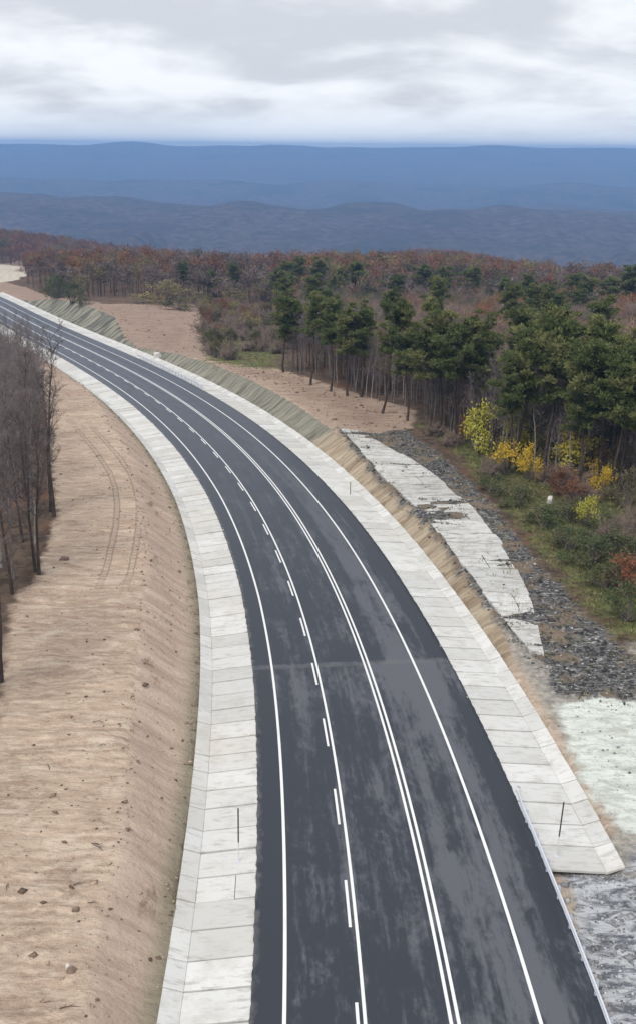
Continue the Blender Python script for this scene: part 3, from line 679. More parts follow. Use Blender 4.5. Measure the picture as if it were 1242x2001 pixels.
# ------------------------------------------------------------------ remains of an old concrete track beside the cut
oldtrack = add('old_concrete_track', None, kind='structure')
def resample(P, n):
    P = np.asarray(P, float); L = np.concatenate([[0], np.cumsum(np.hypot(*np.diff(P, axis=0).T))]); t = np.linspace(0, L[-1], n)
    return np.stack([np.interp(t, L, P[:, 0]), np.interp(t, L, P[:, 1])], -1)
nst = 400
A_, B_ = resample(POLY['strip_left'], nst), resample(POLY['strip_right'], nst)
pos_ = 0
while pos_ < nst - 6:
    n_ = random.randint(14, 32); gap_ = random.choice([.6, .6, .8, 1.2])
    e = min(pos_ + n_, nst - 1)
    if nst - 1 - e < 8: e = nst - 1
    splits = [0.0, 1.0] if random.random() < .7 else [0.0, random.uniform(.35, .65), 1.0]
    for u0, u1 in zip(splits[:-1], splits[1:]):
        g0 = .012 if u0 > 0 else random.uniform(-.03, .03); g1 = .012 if u1 < 1 else random.uniform(-.03, .03)
        rows = np.linspace(pos_, e - gap_ * .5, 7); us = np.linspace(u0 + g0, u1 - g1, 7)
        V = []
        lift = random.uniform(-.01, .06); tilt = random.uniform(-.012, .012)
        for r in rows:
            for q, u in enumerate(us):
                jit = random.uniform(-1, 1) * .04 if (q in (0, 6) or r in (rows[0], rows[-1])) else 0
                rr = min(max(r + jit * 2, 0), nst - 1.001); i = int(rr); fr = rr - i
                a = A_[i] * (1 - fr) + A_[i + 1] * fr; b = B_[i] * (1 - fr) + B_[i + 1] * fr
                p = a + (b - a) * (u + jit * .16)
                V.append([p[0], p[1], 0])
        V = np.array(V); V[:, 2] = ground_z(V[:, 0], V[:, 1], False) + .11 + lift + tilt * (np.arange(49) % 7 - 3)
        c = V.mean(0); T = V - c; Bt = T - [0, 0, .3]
        I = np.arange(49).reshape(7, 7)
        Fs = [(I[i, j], I[i, j + 1], I[i + 1, j + 1], I[i + 1, j]) for i in range(6) for j in range(6)]
        ring = list(I[0, :]) + list(I[1:, 6]) + list(I[6, -2::-1]) + list(I[-2:0:-1, 0])
        Fs += [(ring[k], ring[(k + 1) % len(ring)], ring[(k + 1) % len(ring)] + 49, ring[k] + 49) for k in range(len(ring))]
        me = mesh_from('broken_slab', np.concatenate([T, Bt]), Fs, MAT_OLD)
        bm = bmesh.new(); bm.from_mesh(me); bmesh.ops.recalc_face_normals(bm, faces=bm.faces)
        if sum(f.normal.z * f.calc_area() for f in bm.faces) < 0: bmesh.ops.reverse_faces(bm, faces=bm.faces)
        bm.to_mesh(me); bm.free()
        add('broken_slab', me, oldtrack, Vector(c))
    pos_ = e

# ------------------------------------------------------------------ steel guardrails
def guardrail(s_a, s_b, d, label, drop_near, drop_far):
    x, y = on_road(s_a, d)
    root = add('guardrail', None, loc=(float(x), float(y), float(road_z(s_a))), label=label, category='guardrail', group='steel guardrails on the outer edge of the road')
    o = Vector(root.location)
    s = np.arange(s_a, s_b + .01, .5)
    prof = [(.00, .78), (-.05, .755), (-.055, .70), (-.005, .655), (-.005, .605), (-.055, .56), (-.05, .505), (.0, .48)]
    def dip(q):
        k = 0
        if drop_far: k = max(k, float(sstep(s_b - 2.5, s_b, q)))
        if drop_near: k = max(k, float(sstep(s_a + 2.5, s_a, q)))
        return k
    V = []
    for q in s:
        k = dip(q)
        for dd, z in prof:
            px, py = on_road(q, d + dd + .25 * k); V.append([float(px) - o.x, float(py) - o.y, float(road_z(q)) + z * (1 - .45 * k) - o.z])
        for dd, z in reversed(prof):
            px, py = on_road(q, d + dd + .02 + .25 * k); V.append([float(px) - o.x, float(py) - o.y, float(road_z(q)) + z * (1 - .45 * k) - o.z])
    n = 2 * len(prof); Fs = []
    for i in range(len(s) - 1):
        for j in range(n): Fs.append((i * n + j, i * n + (j + 1) % n, (i + 1) * n + (j + 1) % n, (i + 1) * n + j))
    Fs += [tuple(range(n)), tuple(range((len(s) - 1) * n, len(s) * n))]
    add('rail_beam', mesh_from('rail_beam', V, Fs, MAT_GALV), root)
    pv = [(-.03, -.05), (.10, -.05), (.10, -.04), (-.02, -.04), (-.02, .04), (.10, .04), (.10, .05), (-.03, .05)]
    post = mesh_from('post', [(a, b, z) for z in (-.6, .74) for a, b in pv], [(i, (i + 1) % 8, (i + 1) % 8 + 8, i + 8) for i in range(8)] + [tuple(range(8, 16))], MAT_GALV)
    for q in np.arange(s_a + .4, s_b - 1.0, 2.0):
        px, py = on_road(q, d + .09)
        p = add('post', post, root, (float(px) - o.x, float(py) - o.y, float(road_z(q)) - o.z))
        p.rotation_euler = (0, 0, -math.atan(float(road_dx(q))))
    # rounded end piece
    for q, on in ((s_b, drop_far), (s_a, drop_near)):
        if not on: continue
        Ve = []
        for k in range(7):
            t = math.pi * k / 6
            for z in (.28, .42):
                px, py = on_road(q + .16 * math.sin(t) * (1 if q == s_b else -1), d + .25 + .10 - .10 * math.cos(t)); Ve.append([float(px) - o.x, float(py) - o.y, float(road_z(q)) + z - o.z])
        m2 = mesh_from('end_cap', Ve, [(2 * k, 2 * k + 2, 2 * k + 3, 2 * k + 1) for k in range(6)], MAT_GALV)
        add('end_cap', m2, root)
guardrail(14.0, 51.0, 5.80, 'steel guardrail beside the near end of the right concrete channel', False, True)
guardrail(174.6, 218.0, 6.0, 'thin distant steel guardrail on the outside of the bend by the bare mound', True, True)

# ------------------------------------------------------------------ snow poles
def snow_pole(s, d, h, dark, label, lean=(0, 0)):
    x, y = on_road(s, d); side = d > 0
    if side: z = float(road_z(s)) + np.interp(d, [5.82, 8.92], [-.05, -.33])
    else: z = float(road_z(s)) + np.interp(-d, [7.86, 10.78], [-.05, -.33])
    root = add('snow_pole', None, loc=(float(x), float(y), float(z)), label=label, category='snow pole', group='snow poles standing on the channels')
    root.rotation_euler = (lean[0], lean[1], 0)
    def cyl(name, r0, r1, z0, z1, mat):
        n = 10; V = []; 
        for zz, r in ((z0, r0), (z1, r1)):
            V += [(r * math.cos(2 * math.pi * k / n), r * math.sin(2 * math.pi * k / n), zz) for k in range(n)]
        return add(name, mesh_from(name, V, [(k, (k + 1) % n, (k + 1) % n + n, k + n) for k in range(n)] + [tuple(range(n, 2 * n)), tuple(range(n - 1, -1, -1))], mat), root)
    cyl('lower_tube', .032, .032, -.1, h - dark, MAT_POLE_WHITE)
    cyl('upper_tube', .036, .036, h - dark, h, MAT_POLE_DARK)
    cyl('foot_plate', .13, .12, -.02, .03, MAT_GALV)
snow_pole(46.0, -8.88, 3.1, 1.95, 'thin dark-topped snow pole on the left channel, between black asphalt and soil', (0, rad(.5)))
snow_pole(45.7, 6.75, 3.2, 2.0, 'thin dark-topped snow pole on the right channel close to its near end', (0, rad(2.0)))
snow_pole(106.3, 7.2, 1.9, 1.4, 'far thin snow pole on the right channel below the tan cut slope')

# ------------------------------------------------------------------ vegetation: prototypes
class Geo:
    def __init__(self): self.V = []; self.F = []; self.n = 0
    def put(self, V, F):
        V = np.asarray(V, float); self.V.append(V); self.F.append(np.asarray(F, int) + self.n); self.n += len(V)
    def tris(self): return np.concatenate(self.V), np.concatenate(self.F)
def perp(d):
    d = d / (np.linalg.norm(d) + 1e-9); a = np.array([0, 0, 1.0]) if abs(d[2]) < .9 else np.array([1.0, 0, 0])
    u = np.cross(d, a); u /= np.linalg.norm(u); return u, np.cross(d, u)
def tube(g, path, radii, n=5):
    path = np.asarray(path, float); k = len(path); rings = []
    u, v = perp(path[-1] - path[0]); ang = np.arange(n) * 2 * np.pi / n
    for p, r in zip(path, radii): rings.append(p + r * (np.cos(ang)[:, None] * u + np.sin(ang)[:, None] * v))
    V = np.concatenate(rings); F = []
    for i in range(k - 1):
        for j in range(n):
            a, b = i * n + j, i * n + (j + 1) % n; F += [(a, b, b + n), (a, b + n, a + n)]
    g.put(V, F)
def spikes(g, A, Bv, r):
    """many thin three-sided twigs at once, from A to B"""
    A = np.asarray(A); Bv = np.asarray(Bv); d = Bv - A; d /= np.linalg.norm(d, axis=1)[:, None] + 1e-9
    h = np.where(np.abs(d[:, 2:3]) < .9, np.array([[0, 0, 1.0]]), np.array([[1.0, 0, 0]]))
    u = np.cross(d, h); u /= np.linalg.norm(u, axis=1)[:, None]; v = np.cross(d, u); m = len(A)
    r = np.broadcast_to(np.asarray(r, float), (m,))[:, None]
    ring = [A + r * (math.cos(t) * u + math.sin(t) * v) for t in (0, 2.094, 4.189)]
    V = np.stack(ring + [Bv], 1).reshape(-1, 3); b = np.arange(m)[:, None] * 4
    F = np.concatenate([b + [[0, 1, 3]], b + [[1, 2, 3]], b + [[2, 0, 3]]])
    g.put(V, F)
def rdir(R, n, zlo=-1, zhi=1):
    z = R.uniform(zlo, zhi, n); a = R.uniform(0, 2 * np.pi, n); q = np.sqrt(np.maximum(1 - z * z, 0))
    return np.stack([q * np.cos(a), q * np.sin(a), z], 1)

def bare_tree(seed, h, spread, n1, n2, n3, lo=.3, twig=.011):
    R = np.random.default_rng(seed); tr, cr = Geo(), Geo()
    k = 10; t = np.linspace(0, 1, k)
    wob = np.cumsum(R.normal(0, .012 * h, (k, 2)), 0) * (t[:, None] ** 1.0)
    path = np.stack([wob[:, 0], wob[:, 1], t * h - .3 * (t == 0)], 1)
    r0 = .0092 * h
    tube(tr, path, r0 * (1 - .93 * t) + (t == 0) * r0 * .35, 7)
    tA, tB, tr_ = [], [], []
    az = R.uniform(0, 6.28)
    for i in range(n1):
        f = lo + (0.97 - lo) * (i + R.uniform(0, .8)) / n1; az += 2.4 + R.normal(0, .4)
        p = np.array([np.interp(f, t, path[:, q]) for q in range(3)])
        L = spread * h * (1.15 - .75 * abs((f - lo) / (1 - lo) - .25)) * R.uniform(.6, 1.15)
        el = rad(R.uniform(28, 58) + 15 * f)
        d = np.array([math.cos(az) * math.cos(el), math.sin(az) * math.cos(el), math.sin(el)])
        bp = [p]
        for q in range(4):
            d = d + R.normal(0, .12, 3) + [0, 0, .07]; d /= np.linalg.norm(d); bp.append(bp[-1] + d * L / 4)
        bp = np.array(bp); rb = r0 * (.42 - .22 * f)
        tube(cr, bp, rb * np.array([1, .75, .5, .3, .1]), 4)
        bt = np.linspace(0, 1, 5)
        for j in range(n2):
            fj = R.uniform(.2, 1.0); q0 = np.array([np.interp(fj, bt, bp[:, q]) for q in range(3)])
            d2 = d * .55 + rdir(R, 1, -.2, .9)[0]; d2 /= np.linalg.norm(d2); L2 = L * R.uniform(.25, .5)
            mid = q0 + d2 * L2 * .5; d3 = d2 + R.normal(0, .25, 3) + [0, 0, .12]; d3 /= np.linalg.norm(d3); end = mid + d3 * L2 * .5
            tube(cr, [q0, mid, end], [rb * .32, rb * .2, rb * .07], 3)
            fk = R.uniform(.1, 1, n3)[:, None]; st = np.where(fk < .5, q0 + (mid - q0) * fk * 2, mid + (end - mid) * (fk - .5) * 2)
            dd = d3 * .7 + rdir(R, n3, -.3, 1); dd /= np.linalg.norm(dd, axis=1)[:, None]
            tA.append(st); tB.append(st + dd * (L2 * R.uniform(.25, .65, n3))[:, None])
    A, Bq = np.concatenate(tA), np.concatenate(tB)
    spikes(cr, A, Bq, twig)
    return tr.tris(), cr.tris()

def pine_tree(seed, h, lean, flat):
    R = np.random.default_rng(seed); tr, br, nd = Geo(), Geo(), Geo()
    k = 11; t = np.linspace(0, 1, k)
    bend = np.cumsum(R.normal(0, .007 * h, (k, 2)), 0)
    path = np.stack([bend[:, 0] + lean * t ** 1.3, bend[:, 1], t * h * .97 - .3 * (t == 0)], 1)
    tube(tr, path, .0135 * h * (1 - .85 * t) + (t == 0) * .05, 8)
    lo = R.uniform(.45, .60); az = 0; nb = 38; cs = []; gap_az = R.uniform(0, 6.28)
    for i in range(nb):
        f = lo + (1 - lo) * ((i + .5) / nb) ** .9; az += 2.4 + R.normal(0, .35)
        g = (f - lo) / (1 - lo)
        prof = (math.sin(math.pi * (.22 + .70 * g)) ** .8) if not flat else (.55 + .5 * g) * (1 if g < .8 else (1 - (g - .8) * 2.2))
        L = h * .205 * prof * R.uniform(.45, 1.25) * (1.15 if math.cos(az - gap_az) > -.2 else .6)
        el = rad(-8 + 50 * g + R.normal(0, 9)); p = np.array([np.interp(f, t, path[:, q]) for q in range(3)])
        d = np.array([math.cos(az) * math.cos(el), math.sin(az) * math.cos(el), math.sin(el)])
        e = p + d * L + [0, 0, .08 * L]; tube(br, [p, (p + e) / 2 - [0, 0, .05 * L], e], [.05, .032, .012], 4)
        for q in range(R.integers(4, 7)):
            u = R.uniform(.38, 1.05); c = p + (e - p) * u + R.normal(0, .22, 3) * [1, 1, .6]; cs.append((c, R.uniform(.40, .85)))
    for j in range(3):          # a few dead snags below the crown
        f = R.uniform(.30, lo); a = R.uniform(0, 6.28); p = np.array([np.interp(f, t, path[:, q]) for q in range(3)])
        tube(br, [p, p + np.array([math.cos(a), math.sin(a), .1]) * R.uniform(.5, 1.3)], [.03, .008], 3)
    for c, r in cs:
        m = int(30 * r / .5); dd = rdir(R, m, -.35, 1); st = c + dd * (r * R.uniform(.1, .75, m))[:, None] * [1, 1, .62]
        dn = dd * .8 + R.normal(0, .4, (m, 3)) + [0, 0, .3]; dn /= np.linalg.norm(dn, axis=1)[:, None]
        L = R.uniform(.22, .42, m)[:, None]; side = np.cross(dn, rdir(R, m)); side /= np.linalg.norm(side, axis=1)[:, None] + 1e-6
        w = R.uniform(.045, .085, m)[:, None]
        V = np.stack([st - side * w, st + side * w, st + dn * L + side * w * .6, st + dn * L - side * w * .6], 1).reshape(-1, 3)
        b = np.arange(m)[:, None] * 4; nd.put(V, np.concatenate([b + [[0, 1, 2]], b + [[0, 2, 3]]]))
    nb_ = sum(len(f) for f in br.F); br.put(*nd.tris()); return tr.tris(), br.tris(), nb_

def shrub(seed, clumps, per, leaf, tall=False):
    """unit-sized: 1 wide, 1 high"""
    R = np.random.default_rng(seed); st, lf = Geo(), Geo(); cs = []
    nl = 6; la = R.uniform(0, 6.28) + np.arange(nl) * 2.4
    lobes = [np.array([.38 * math.cos(q) * R.uniform(.4, 1.25), .38 * math.sin(q) * R.uniform(.4, 1.25), R.uniform(.25, .85)]) for q in la]
    lobes[0] = np.array([.05, 0, .80 if not tall else .86])
    for i in range(clumps):
        l = lobes[i % nl]; c = l + R.normal(0, 1, 3) * [.11, .11, .12]; c[2] = min(max(c[2], .10), 1.0); cs.append(c)
        if i % 2 == 0:
            b = np.array([R.normal(0, .05), R.normal(0, .05), -.03]); tube(st, [b, b * .4 + c * .55 + [0, 0, -.03], c], [.013, .009, .003], 4)
    for c in cs:
        m = per; r = R.uniform(.06, .15); p = c + R.normal(0, 1, (m, 3)) * r * [.75, .75, .65]; p[:, 2] = np.maximum(p[:, 2], .01)
        a = rdir(R, m); b = np.cross(a, rdir(R, m)); b /= np.linalg.norm(b, axis=1)[:, None] + 1e-6
        L = leaf * R.uniform(.6, 1.3, m)[:, None]; w = L * .55
        V = np.stack([p - a * L * .5, p + b * w * .5, p + a * L * .5, p - b * w * .5], 1).reshape(-1, 3)
        k = np.arange(m)[:, None] * 4; lf.put(V, np.concatenate([k + [[0, 1, 2]], k + [[0, 2, 3]]]))
    return st.tris(), lf.tris()
def twig_bush(seed):
    R = np.random.default_rng(seed); st, lf = Geo(), Geo()
    for i in range(60):
        d = rdir(R, 1, .15, 1)[0]; b = np.array([R.normal(0, .1), R.normal(0, .1), -.03]); e = b + d * [.48, .48, .85] * R.uniform(.6, 1.05); m = (b + e) / 2 + [0, 0, .06]
        tube(st, [b, m, e], [.011, .008, .003], 3)
        n = 26; f = R.uniform(.25, 1, n)[:, None]; p = np.where(f < .5, b + (m - b) * f * 2, m + (e - m) * (f - .5) * 2)
        dd = d + rdir(R, n, -.3, 1); dd /= np.linalg.norm(dd, axis=1)[:, None]; spikes(lf, p, p + dd * R.uniform(.08, .26, n)[:, None], .0062)
    return st.tris(), lf.tris()
def to_mesh(name, tv, mat): return mesh_np(name, tv[0], tv[1], mat)

BARE = []
for i, (h, sp, a, b, c, lo) in enumerate([(13, .20, 22, 7, 10, .28), (14.5, .17, 24, 7, 10, .36), (12, .23, 20, 8, 10, .25), (15, .16, 22, 7, 9, .40), (10.5, .20, 20, 7, 10, .22), (13.5, .25, 22, 8, 10, .32)]):
    t_, c_ = bare_tree(100 + i, h, sp, a, b, c, lo)
    BARE.append((to_mesh('trunk', t_, MAT_TRUNK if i % 3 else MAT_PALE), to_mesh('crown', c_, MAT_TWIG), h))
PINE = []
for i in range(6):
    t_, b_, n_ = pine_tree(200 + i, 14.0, (0, .5, -.6, .3, -.3, 0)[i], i % 2 == 1)
    cm = to_mesh('crown', b_, MAT_PINEBARK); cm.materials.append(MAT_PINE)
    mi = np.zeros(len(cm.polygons), np.int32); mi[n_:] = 1; cm.polygons.foreach_set('material_index', mi)
    PINE.append((to_mesh('trunk', t_, MAT_PINEBARK), cm))
SHR = [shrub(300, 38, 34, .066), shrub(301, 44, 30, .062), shrub(302, 36, 34, .07, True)]
TWB = [twig_bush(310), twig_bush(311)]
SHM = {}
def shrub_mesh(kind, i):
    if (kind, i) not in SHM:
        src = TWB[i % 2] if kind == 'grey' else SHR[i % 3]
        SHM[kind, i] = (to_mesh('stems', src[0], MAT_TRUNK), to_mesh('foliage', src[1], MAT_SCRUB if kind == 'grey' else LEAF[kind]))
    return SHM[kind, i]
def gz(x, y): return float(ground_z(np.array([x]), np.array([y]), True)[0])

def plant(name, parts, x, y, scale, rot, label, cat, group, tilt=(0, 0)):
    root = add(name, None, loc=(x, y, gz(x, y)), label=label, category=cat, group=group)
    root.rotation_euler = (tilt[0], tilt[1], rot); root.scale = scale
    for n_, me in parts: add(n_, me, root)
    return root

# ------------------------------------------------------------------ pines
ORD = 'first second third fourth fifth sixth seventh eighth ninth tenth eleventh twelfth thirteenth fourteenth fifteenth sixteenth seventeenth eighteenth nineteenth twentieth twenty-first twenty-second twenty-third twenty-fourth twenty-fifth twenty-sixth twenty-seventh twenty-eighth twenty-ninth thirtieth'.split()
def ordinal(i, n): return 'leftmost' if i == 0 else ('rightmost' if i == n - 1 else ORD[i] + ' from the left')
def pine_stand(i, x, y):
    if i == 0: return 'lone'
    if y > 240: return ('distant dark pine rising above the autumn wood', 'distant pines above the autumn wood')
    if x < 8 and 150 < y < 190: return ('dark green pine in the row behind the red soil', 'pines in the row behind the red soil')
    if x < 22 and y > 122: return ('dark green pine in the clump above the old track', 'pines in the clump above the old track')
    if y > 172: return ('bluish pine deep in the wood behind the big clump', 'pines deep in the wood')
    return ('big dark pine in the dense clump behind the yellow shrubs', 'big pines behind the yellow shrubs')
PINES[0][0], PINES[0][1] = 8.6, 145.0
stands = {}
for i, (x, y, h, lean) in enumerate(PINES): stands.setdefault(pine_stand(i, x, y), []).append(i)
PINE_LABEL = {}
for st, ids in stands.items():
    ids.sort(key=lambda i: PINES[i][0] / PINES[i][1])
    for k, i in enumerate(ids):
        PINE_LABEL[i] = ('tall pine with a slanting dark trunk standing out at the edge of the red soil', 'lone pine') if st == 'lone' else (st[0] + ', ' + ordinal(k, len(ids)), st[1])
for i, (x, y, h, lean) in enumerate(PINES):
    R = np.random.default_rng(900 + i); j = i % 6; k = h / 14.0
    if i == 0: j = 4
    wf = 1.25 if y > 240 else .95
    plant('pine_tree', list(zip(('trunk', 'crown'), PINE[j])), x, y, (k * wf * R.uniform(.95, 1.25), k * wf * R.uniform(.95, 1.25), k * R.uniform(.92, 1.06)), R.uniform(0, 6.28) if i else 0.0, PINE_LABEL[i][0], 'pine tree', PINE_LABEL[i][1],
          (R.normal(0, .02), R.normal(0, .03) if i else rad(9.0)))

# ------------------------------------------------------------------ shrubs
SHRUB_LABEL = {
    0: 'narrow upright yellow-green shrub at the edge of the stony ground', 1: 'bright yellow-green bush in front of the pine trunks',
    2: 'round amber-yellow bush, the more orange of a touching pair', 3: 'slim amber bush right of the round amber one', 4: 'wide lemon-yellow bush between amber bushes and pine trunks',
    5: 'pale yellow bush set back among the pine trunks', 6: 'small amber bush near the right edge above grey twigs', 7: 'pale yellow bush beside the small amber one at the frame edge',
    8: 'low rust-red bush just behind the white boulder', 9: 'rust-red bush under the pines behind the small amber bush', 10: 'tall thin rust-coloured bush among the pine trunks', 11: 'round red-orange bush on the green verge, lowest on the right',
    12: 'small yellow-green bush sprouting from the green thicket', 13: 'rust-brown bush left of the narrow yellow-green shrub', 14: 'pale yellow bush hidden between the pines',
    38: 'yellow-green leafy tree among distant pines', 39: 'rounded bright orange tree in the distant wood', 47: 'small patch of orange leaves between pine crowns',
    48: 'yellow bush behind the wide lemon-yellow one', 49: 'pale yellow bush behind the amber pair', 50: 'small yellow-green bush next to the bright yellow-green one', 51: 'pale yellow bush under the pines above the small amber bush', 52: 'low amber bush between grey twiggy bushes', 53: 'low rust-red bush right of the white boulder', 54: 'thin yellow bush among the bare trunks'}
KIND_LABEL = {'green': 'low dull green bush in the thicket beside the stony ground', 'grey': 'leafless brownish twiggy bush along the wood edge beside the stony ground', 'pale_yellow': 'pale yellowish leafy tree at the far side of the bare mound', 'olive': 'olive hedge along the top of the bare mound'}
NAMES = {'green': 'green_bush', 'grey': 'bare_bush', 'olive': 'hedge'}
by_kind = {}
for i, (kind, x, y, w, h) in enumerate(SHRUBS):
    if i not in SHRUB_LABEL: by_kind.setdefault((kind, y > 200), []).append(i)
RANK = {}
for ids in by_kind.values():
    ids.sort(key=lambda i: SHRUBS[i][1] / SHRUBS[i][2])
    for k, i in enumerate(ids): RANK[i] = ordinal(k, len(ids)) if len(ids) > 1 else ''
for i, (kind, x, y, w, h) in enumerate(SHRUBS):
    R = np.random.default_rng(700 + i)
    far_green = kind == 'green' and y > 200
    if far_green:
        s_, d_ = road_frame(np.array([x]), np.array([y])); nd = max(float(d_[0]), 14.0 + R.uniform(0, 6)); x, y = (float(v) for v in on_road(float(s_[0]), nd)); w *= .8
    lab = SHRUB_LABEL.get(i) or ('dark green bush crowding the far roadside beyond the bare mound' if far_green else KIND_LABEL[kind])
    grp_ = lab
    if RANK.get(i): lab = lab + ', ' + RANK[i]
    nm = NAMES.get(kind, 'autumn_bush' if h < 5.5 else 'autumn_tree')
    tags = {} 
    plant(nm, list(zip(('stems', 'foliage'), shrub_mesh(kind, i % 3))), x, y, (w * 1.3, w * 1.3, h * 1.2) if y < 200 else (w * 1.1, w * 1.1, h), R.uniform(0, 6.28), lab, 'tree' if nm == 'autumn_tree' else ('hedge' if nm == 'hedge' else 'bush'), ({'green': 'dark bushes at the far roadside' if far_green else 'low green bushes beside the stony ground', 'grey': 'twiggy bushes at the wood edge', 'pale_yellow': 'pale yellow trees beyond the mound', 'olive': 'hedge on the mound'}[kind] if i not in SHRUB_LABEL else 'autumn shrubs on the right'))

# scrub on the green hollow between the two bare patches
R = np.random.default_rng(41)
P_ = np.asarray(POLY['scrub_green']); n_ = 0
pts_scrub = []
line_ = resample([(-37, 322), (-31, 290), (-28, 262), (-25, 236), (-22.5, 210), (-17, 200)], 22)
while n_ < 112:
    x, y = R.uniform(-27, -4), R.uniform(188, 330)
    forced = n_ < 22
    if forced: x, y = line_[n_] + R.normal(0, .8, 2) + [1.0, 0]
    s_, d_ = road_frame(np.array([x]), np.array([y]))
    if d_[0] < 23 + max(0, (y - 190) * .10) or d_[0] > 75:
        if not forced: continue
    if poly_mask(POLY['soil_mound'], np.array([x]), np.array([y]), 1.0)[0] > .2 or poly_mask(POLY['soil_right'], np.array([x]), np.array([y]), 1.0)[0] > .1:
        if not forced: continue
    if any((x - a) ** 2 + (y - b) ** 2 < 3.2 for a, b in pts_scrub) and not forced: continue
    pts_scrub.append((x, y)); n_ += 1
    kind = R.choice(['grey', 'grey', 'grey', 'rust', 'olive', 'pale_yellow'], p=[.25, .2, .2, .1, .15, .1])
    w, h = R.uniform(3.0, 5.6), R.uniform(2.2, 5.0)
    lab = {'grey': 'leafless brownish scrub bush in the green hollow behind the red soil', 'rust': 'rust-brown scrub bush in the green hollow behind the red soil', 'olive': 'olive scrub bush in the green hollow behind the red soil', 'pale_yellow': 'pale straw-coloured scrub bush in the green hollow behind the red soil'}[kind]
    plant('scrub_bush', list(zip(('stems', 'foliage'), shrub_mesh(kind, int(R.integers(3))))), x, y, (w, w, h), R.uniform(0, 6.28), lab, 'bush', lab.replace('bush', 'bushes'))

# ------------------------------------------------------------------ leafless trees one can tell apart
DARK = []
for tr, cr, h in BARE:
    a_, b_ = tr.copy(), cr.copy(); a_.materials[0] = MAT_PINEBARK; b_.materials[0] = MAT_DARKTWIG; DARK.append((a_, b_, h))
def put_bare(x, y, j, k, R, lab, grp):
    tr, cr, h = (DARK if lab.startswith('dark') else BARE)[j]
    plant('bare_tree', (('trunk', tr), ('crown', cr)), x, y, (k * R.uniform(.9, 1.1), k * R.uniform(.9, 1.1), k), R.uniform(0, 6.28), lab, 'tree', grp, (R.normal(0, .025), R.normal(0, .025)))
R = np.random.default_rng(51)
taken = []
def free(x, y, r):
    if any((x - a) ** 2 + (y - b) ** 2 < r * r for a, b in taken): return False
    taken.append((x, y)); return True
for i, (x, y) in enumerate(EDGE_TRUNKS):
    taken.append((x, y)); put_bare(x, y, (0, 2, 5, 3, 0, 1, 3, 2)[i], R.uniform(.95, 1.12), R, 'dark bare tree standing out on the border of the left soil, ' + ordinal(int(np.argsort(np.argsort([-b for a, b in EDGE_TRUNKS]))[i]), 99).replace('from the left', 'in depth').replace('leftmost', 'farthest'), 'trees on the border of the left soil')
edge = resample(POLY['left_wood'][:10], 300)
n_ = 0
while n_ < 90:
    i = int(300 * R.uniform(0, 1) ** 1.25) if R.uniform() < .8 else R.integers(300)
    i = min(i, 299)
    q = abs(R.normal(0, 5.0)) + .4
    x, y = edge[i, 0] - q * .95, edge[i, 1] - q * .25
    if x < -0.33 * y - 6: continue
    if not free(x, y, 1.15): continue
    n_ += 1
    put_bare(x, y, int(R.integers(6)), R.uniform(.82, 1.08) * float(np.interp(y, [110, 170], [1, .62])), R, 'slender grey leafless tree in the thicket left of the cleared soil', 'leafless trees in the left thicket')
edge = resample(POLY['right_wood'], 300)
n_ = 0
while n_ < 205:
    i = R.integers(300); q = abs(R.normal(0, 8.0)) + .2
    t_ = edge[min(i + 4, 299)] - edge[max(i - 4, 0)]; nrm = np.array([-t_[1], t_[0]]) / np.hypot(*t_)
    x, y = edge[i] + nrm * q + R.normal(0, .4, 2)
    if x > .36 * y + 6: continue
    if not free(x, y, 1.0 if q < 6 else 1.5): continue
    n_ += 1
    put_bare(x, y, int(R.integers(6)), R.uniform(.62, .86), R, 'thin pale leafless tree in the stand under and behind the right-hand pines', 'leafless trees in the right stand')

# ------------------------------------------------------------------ the wood behind, one mass of crowns up to the ridge
def crown_proto(seed, n, blade, thin, lobes=9):
    """a small tree: trunk and a loose rounded cloud of twig sprays, unit height"""
    R = np.random.default_rng(seed)
    lc = rdir(R, lobes, -.6, 1) * R.uniform(.35, .8, (lobes, 1)); lr = R.uniform(.32, .55, lobes); ls = R.uniform(.8, 1.2, lobes)
    w_ = R.integers(0, lobes, n)
    c = lc[w_] + rdir(R, n) * (R.uniform(.2, 1, n) ** .5 * lr[w_])[:, None]
    p = c * [.27, .27, .31] + [0, 0, .66]
    d = (c - lc[w_] * .5) * .9 + [0, 0, .45] + R.normal(0, .55, (n, 3)); d /= np.linalg.norm(d, axis=1)[:, None]
    s = np.cross(d, rdir(R, n)); s /= np.linalg.norm(s, axis=1)[:, None] + 1e-6
    L = blade * R.uniform(.6, 1.4, n)[:, None]; w = thin * R.uniform(.6, 1.4, n)[:, None]
    V = np.stack([p - s * w, p + s * w, p + d * L], 1).reshape(-1, 3); F = np.arange(3 * n).reshape(-1, 3)
    shade = (R.uniform(.88, 1.12, n) * ls[w_]).repeat(3)
    k = 3; ang = np.arange(k) * 2.094
    T = np.concatenate([np.stack([.013 * np.cos(ang), .013 * np.sin(ang), 0 * ang - .03], 1), np.stack([.006 * np.cos(ang), .006 * np.sin(ang), 0 * ang + .75], 1)])
    TF = np.array([[a, (a + 1) % 3, (a + 1) % 3 + 3] for a in range(3)] + [[a, (a + 1) % 3 + 3, a + 3] for a in range(3)]) + len(V)
    return np.concatenate([V, T]), np.concatenate([F, TF]), np.concatenate([shade, np.full(6, .7)])
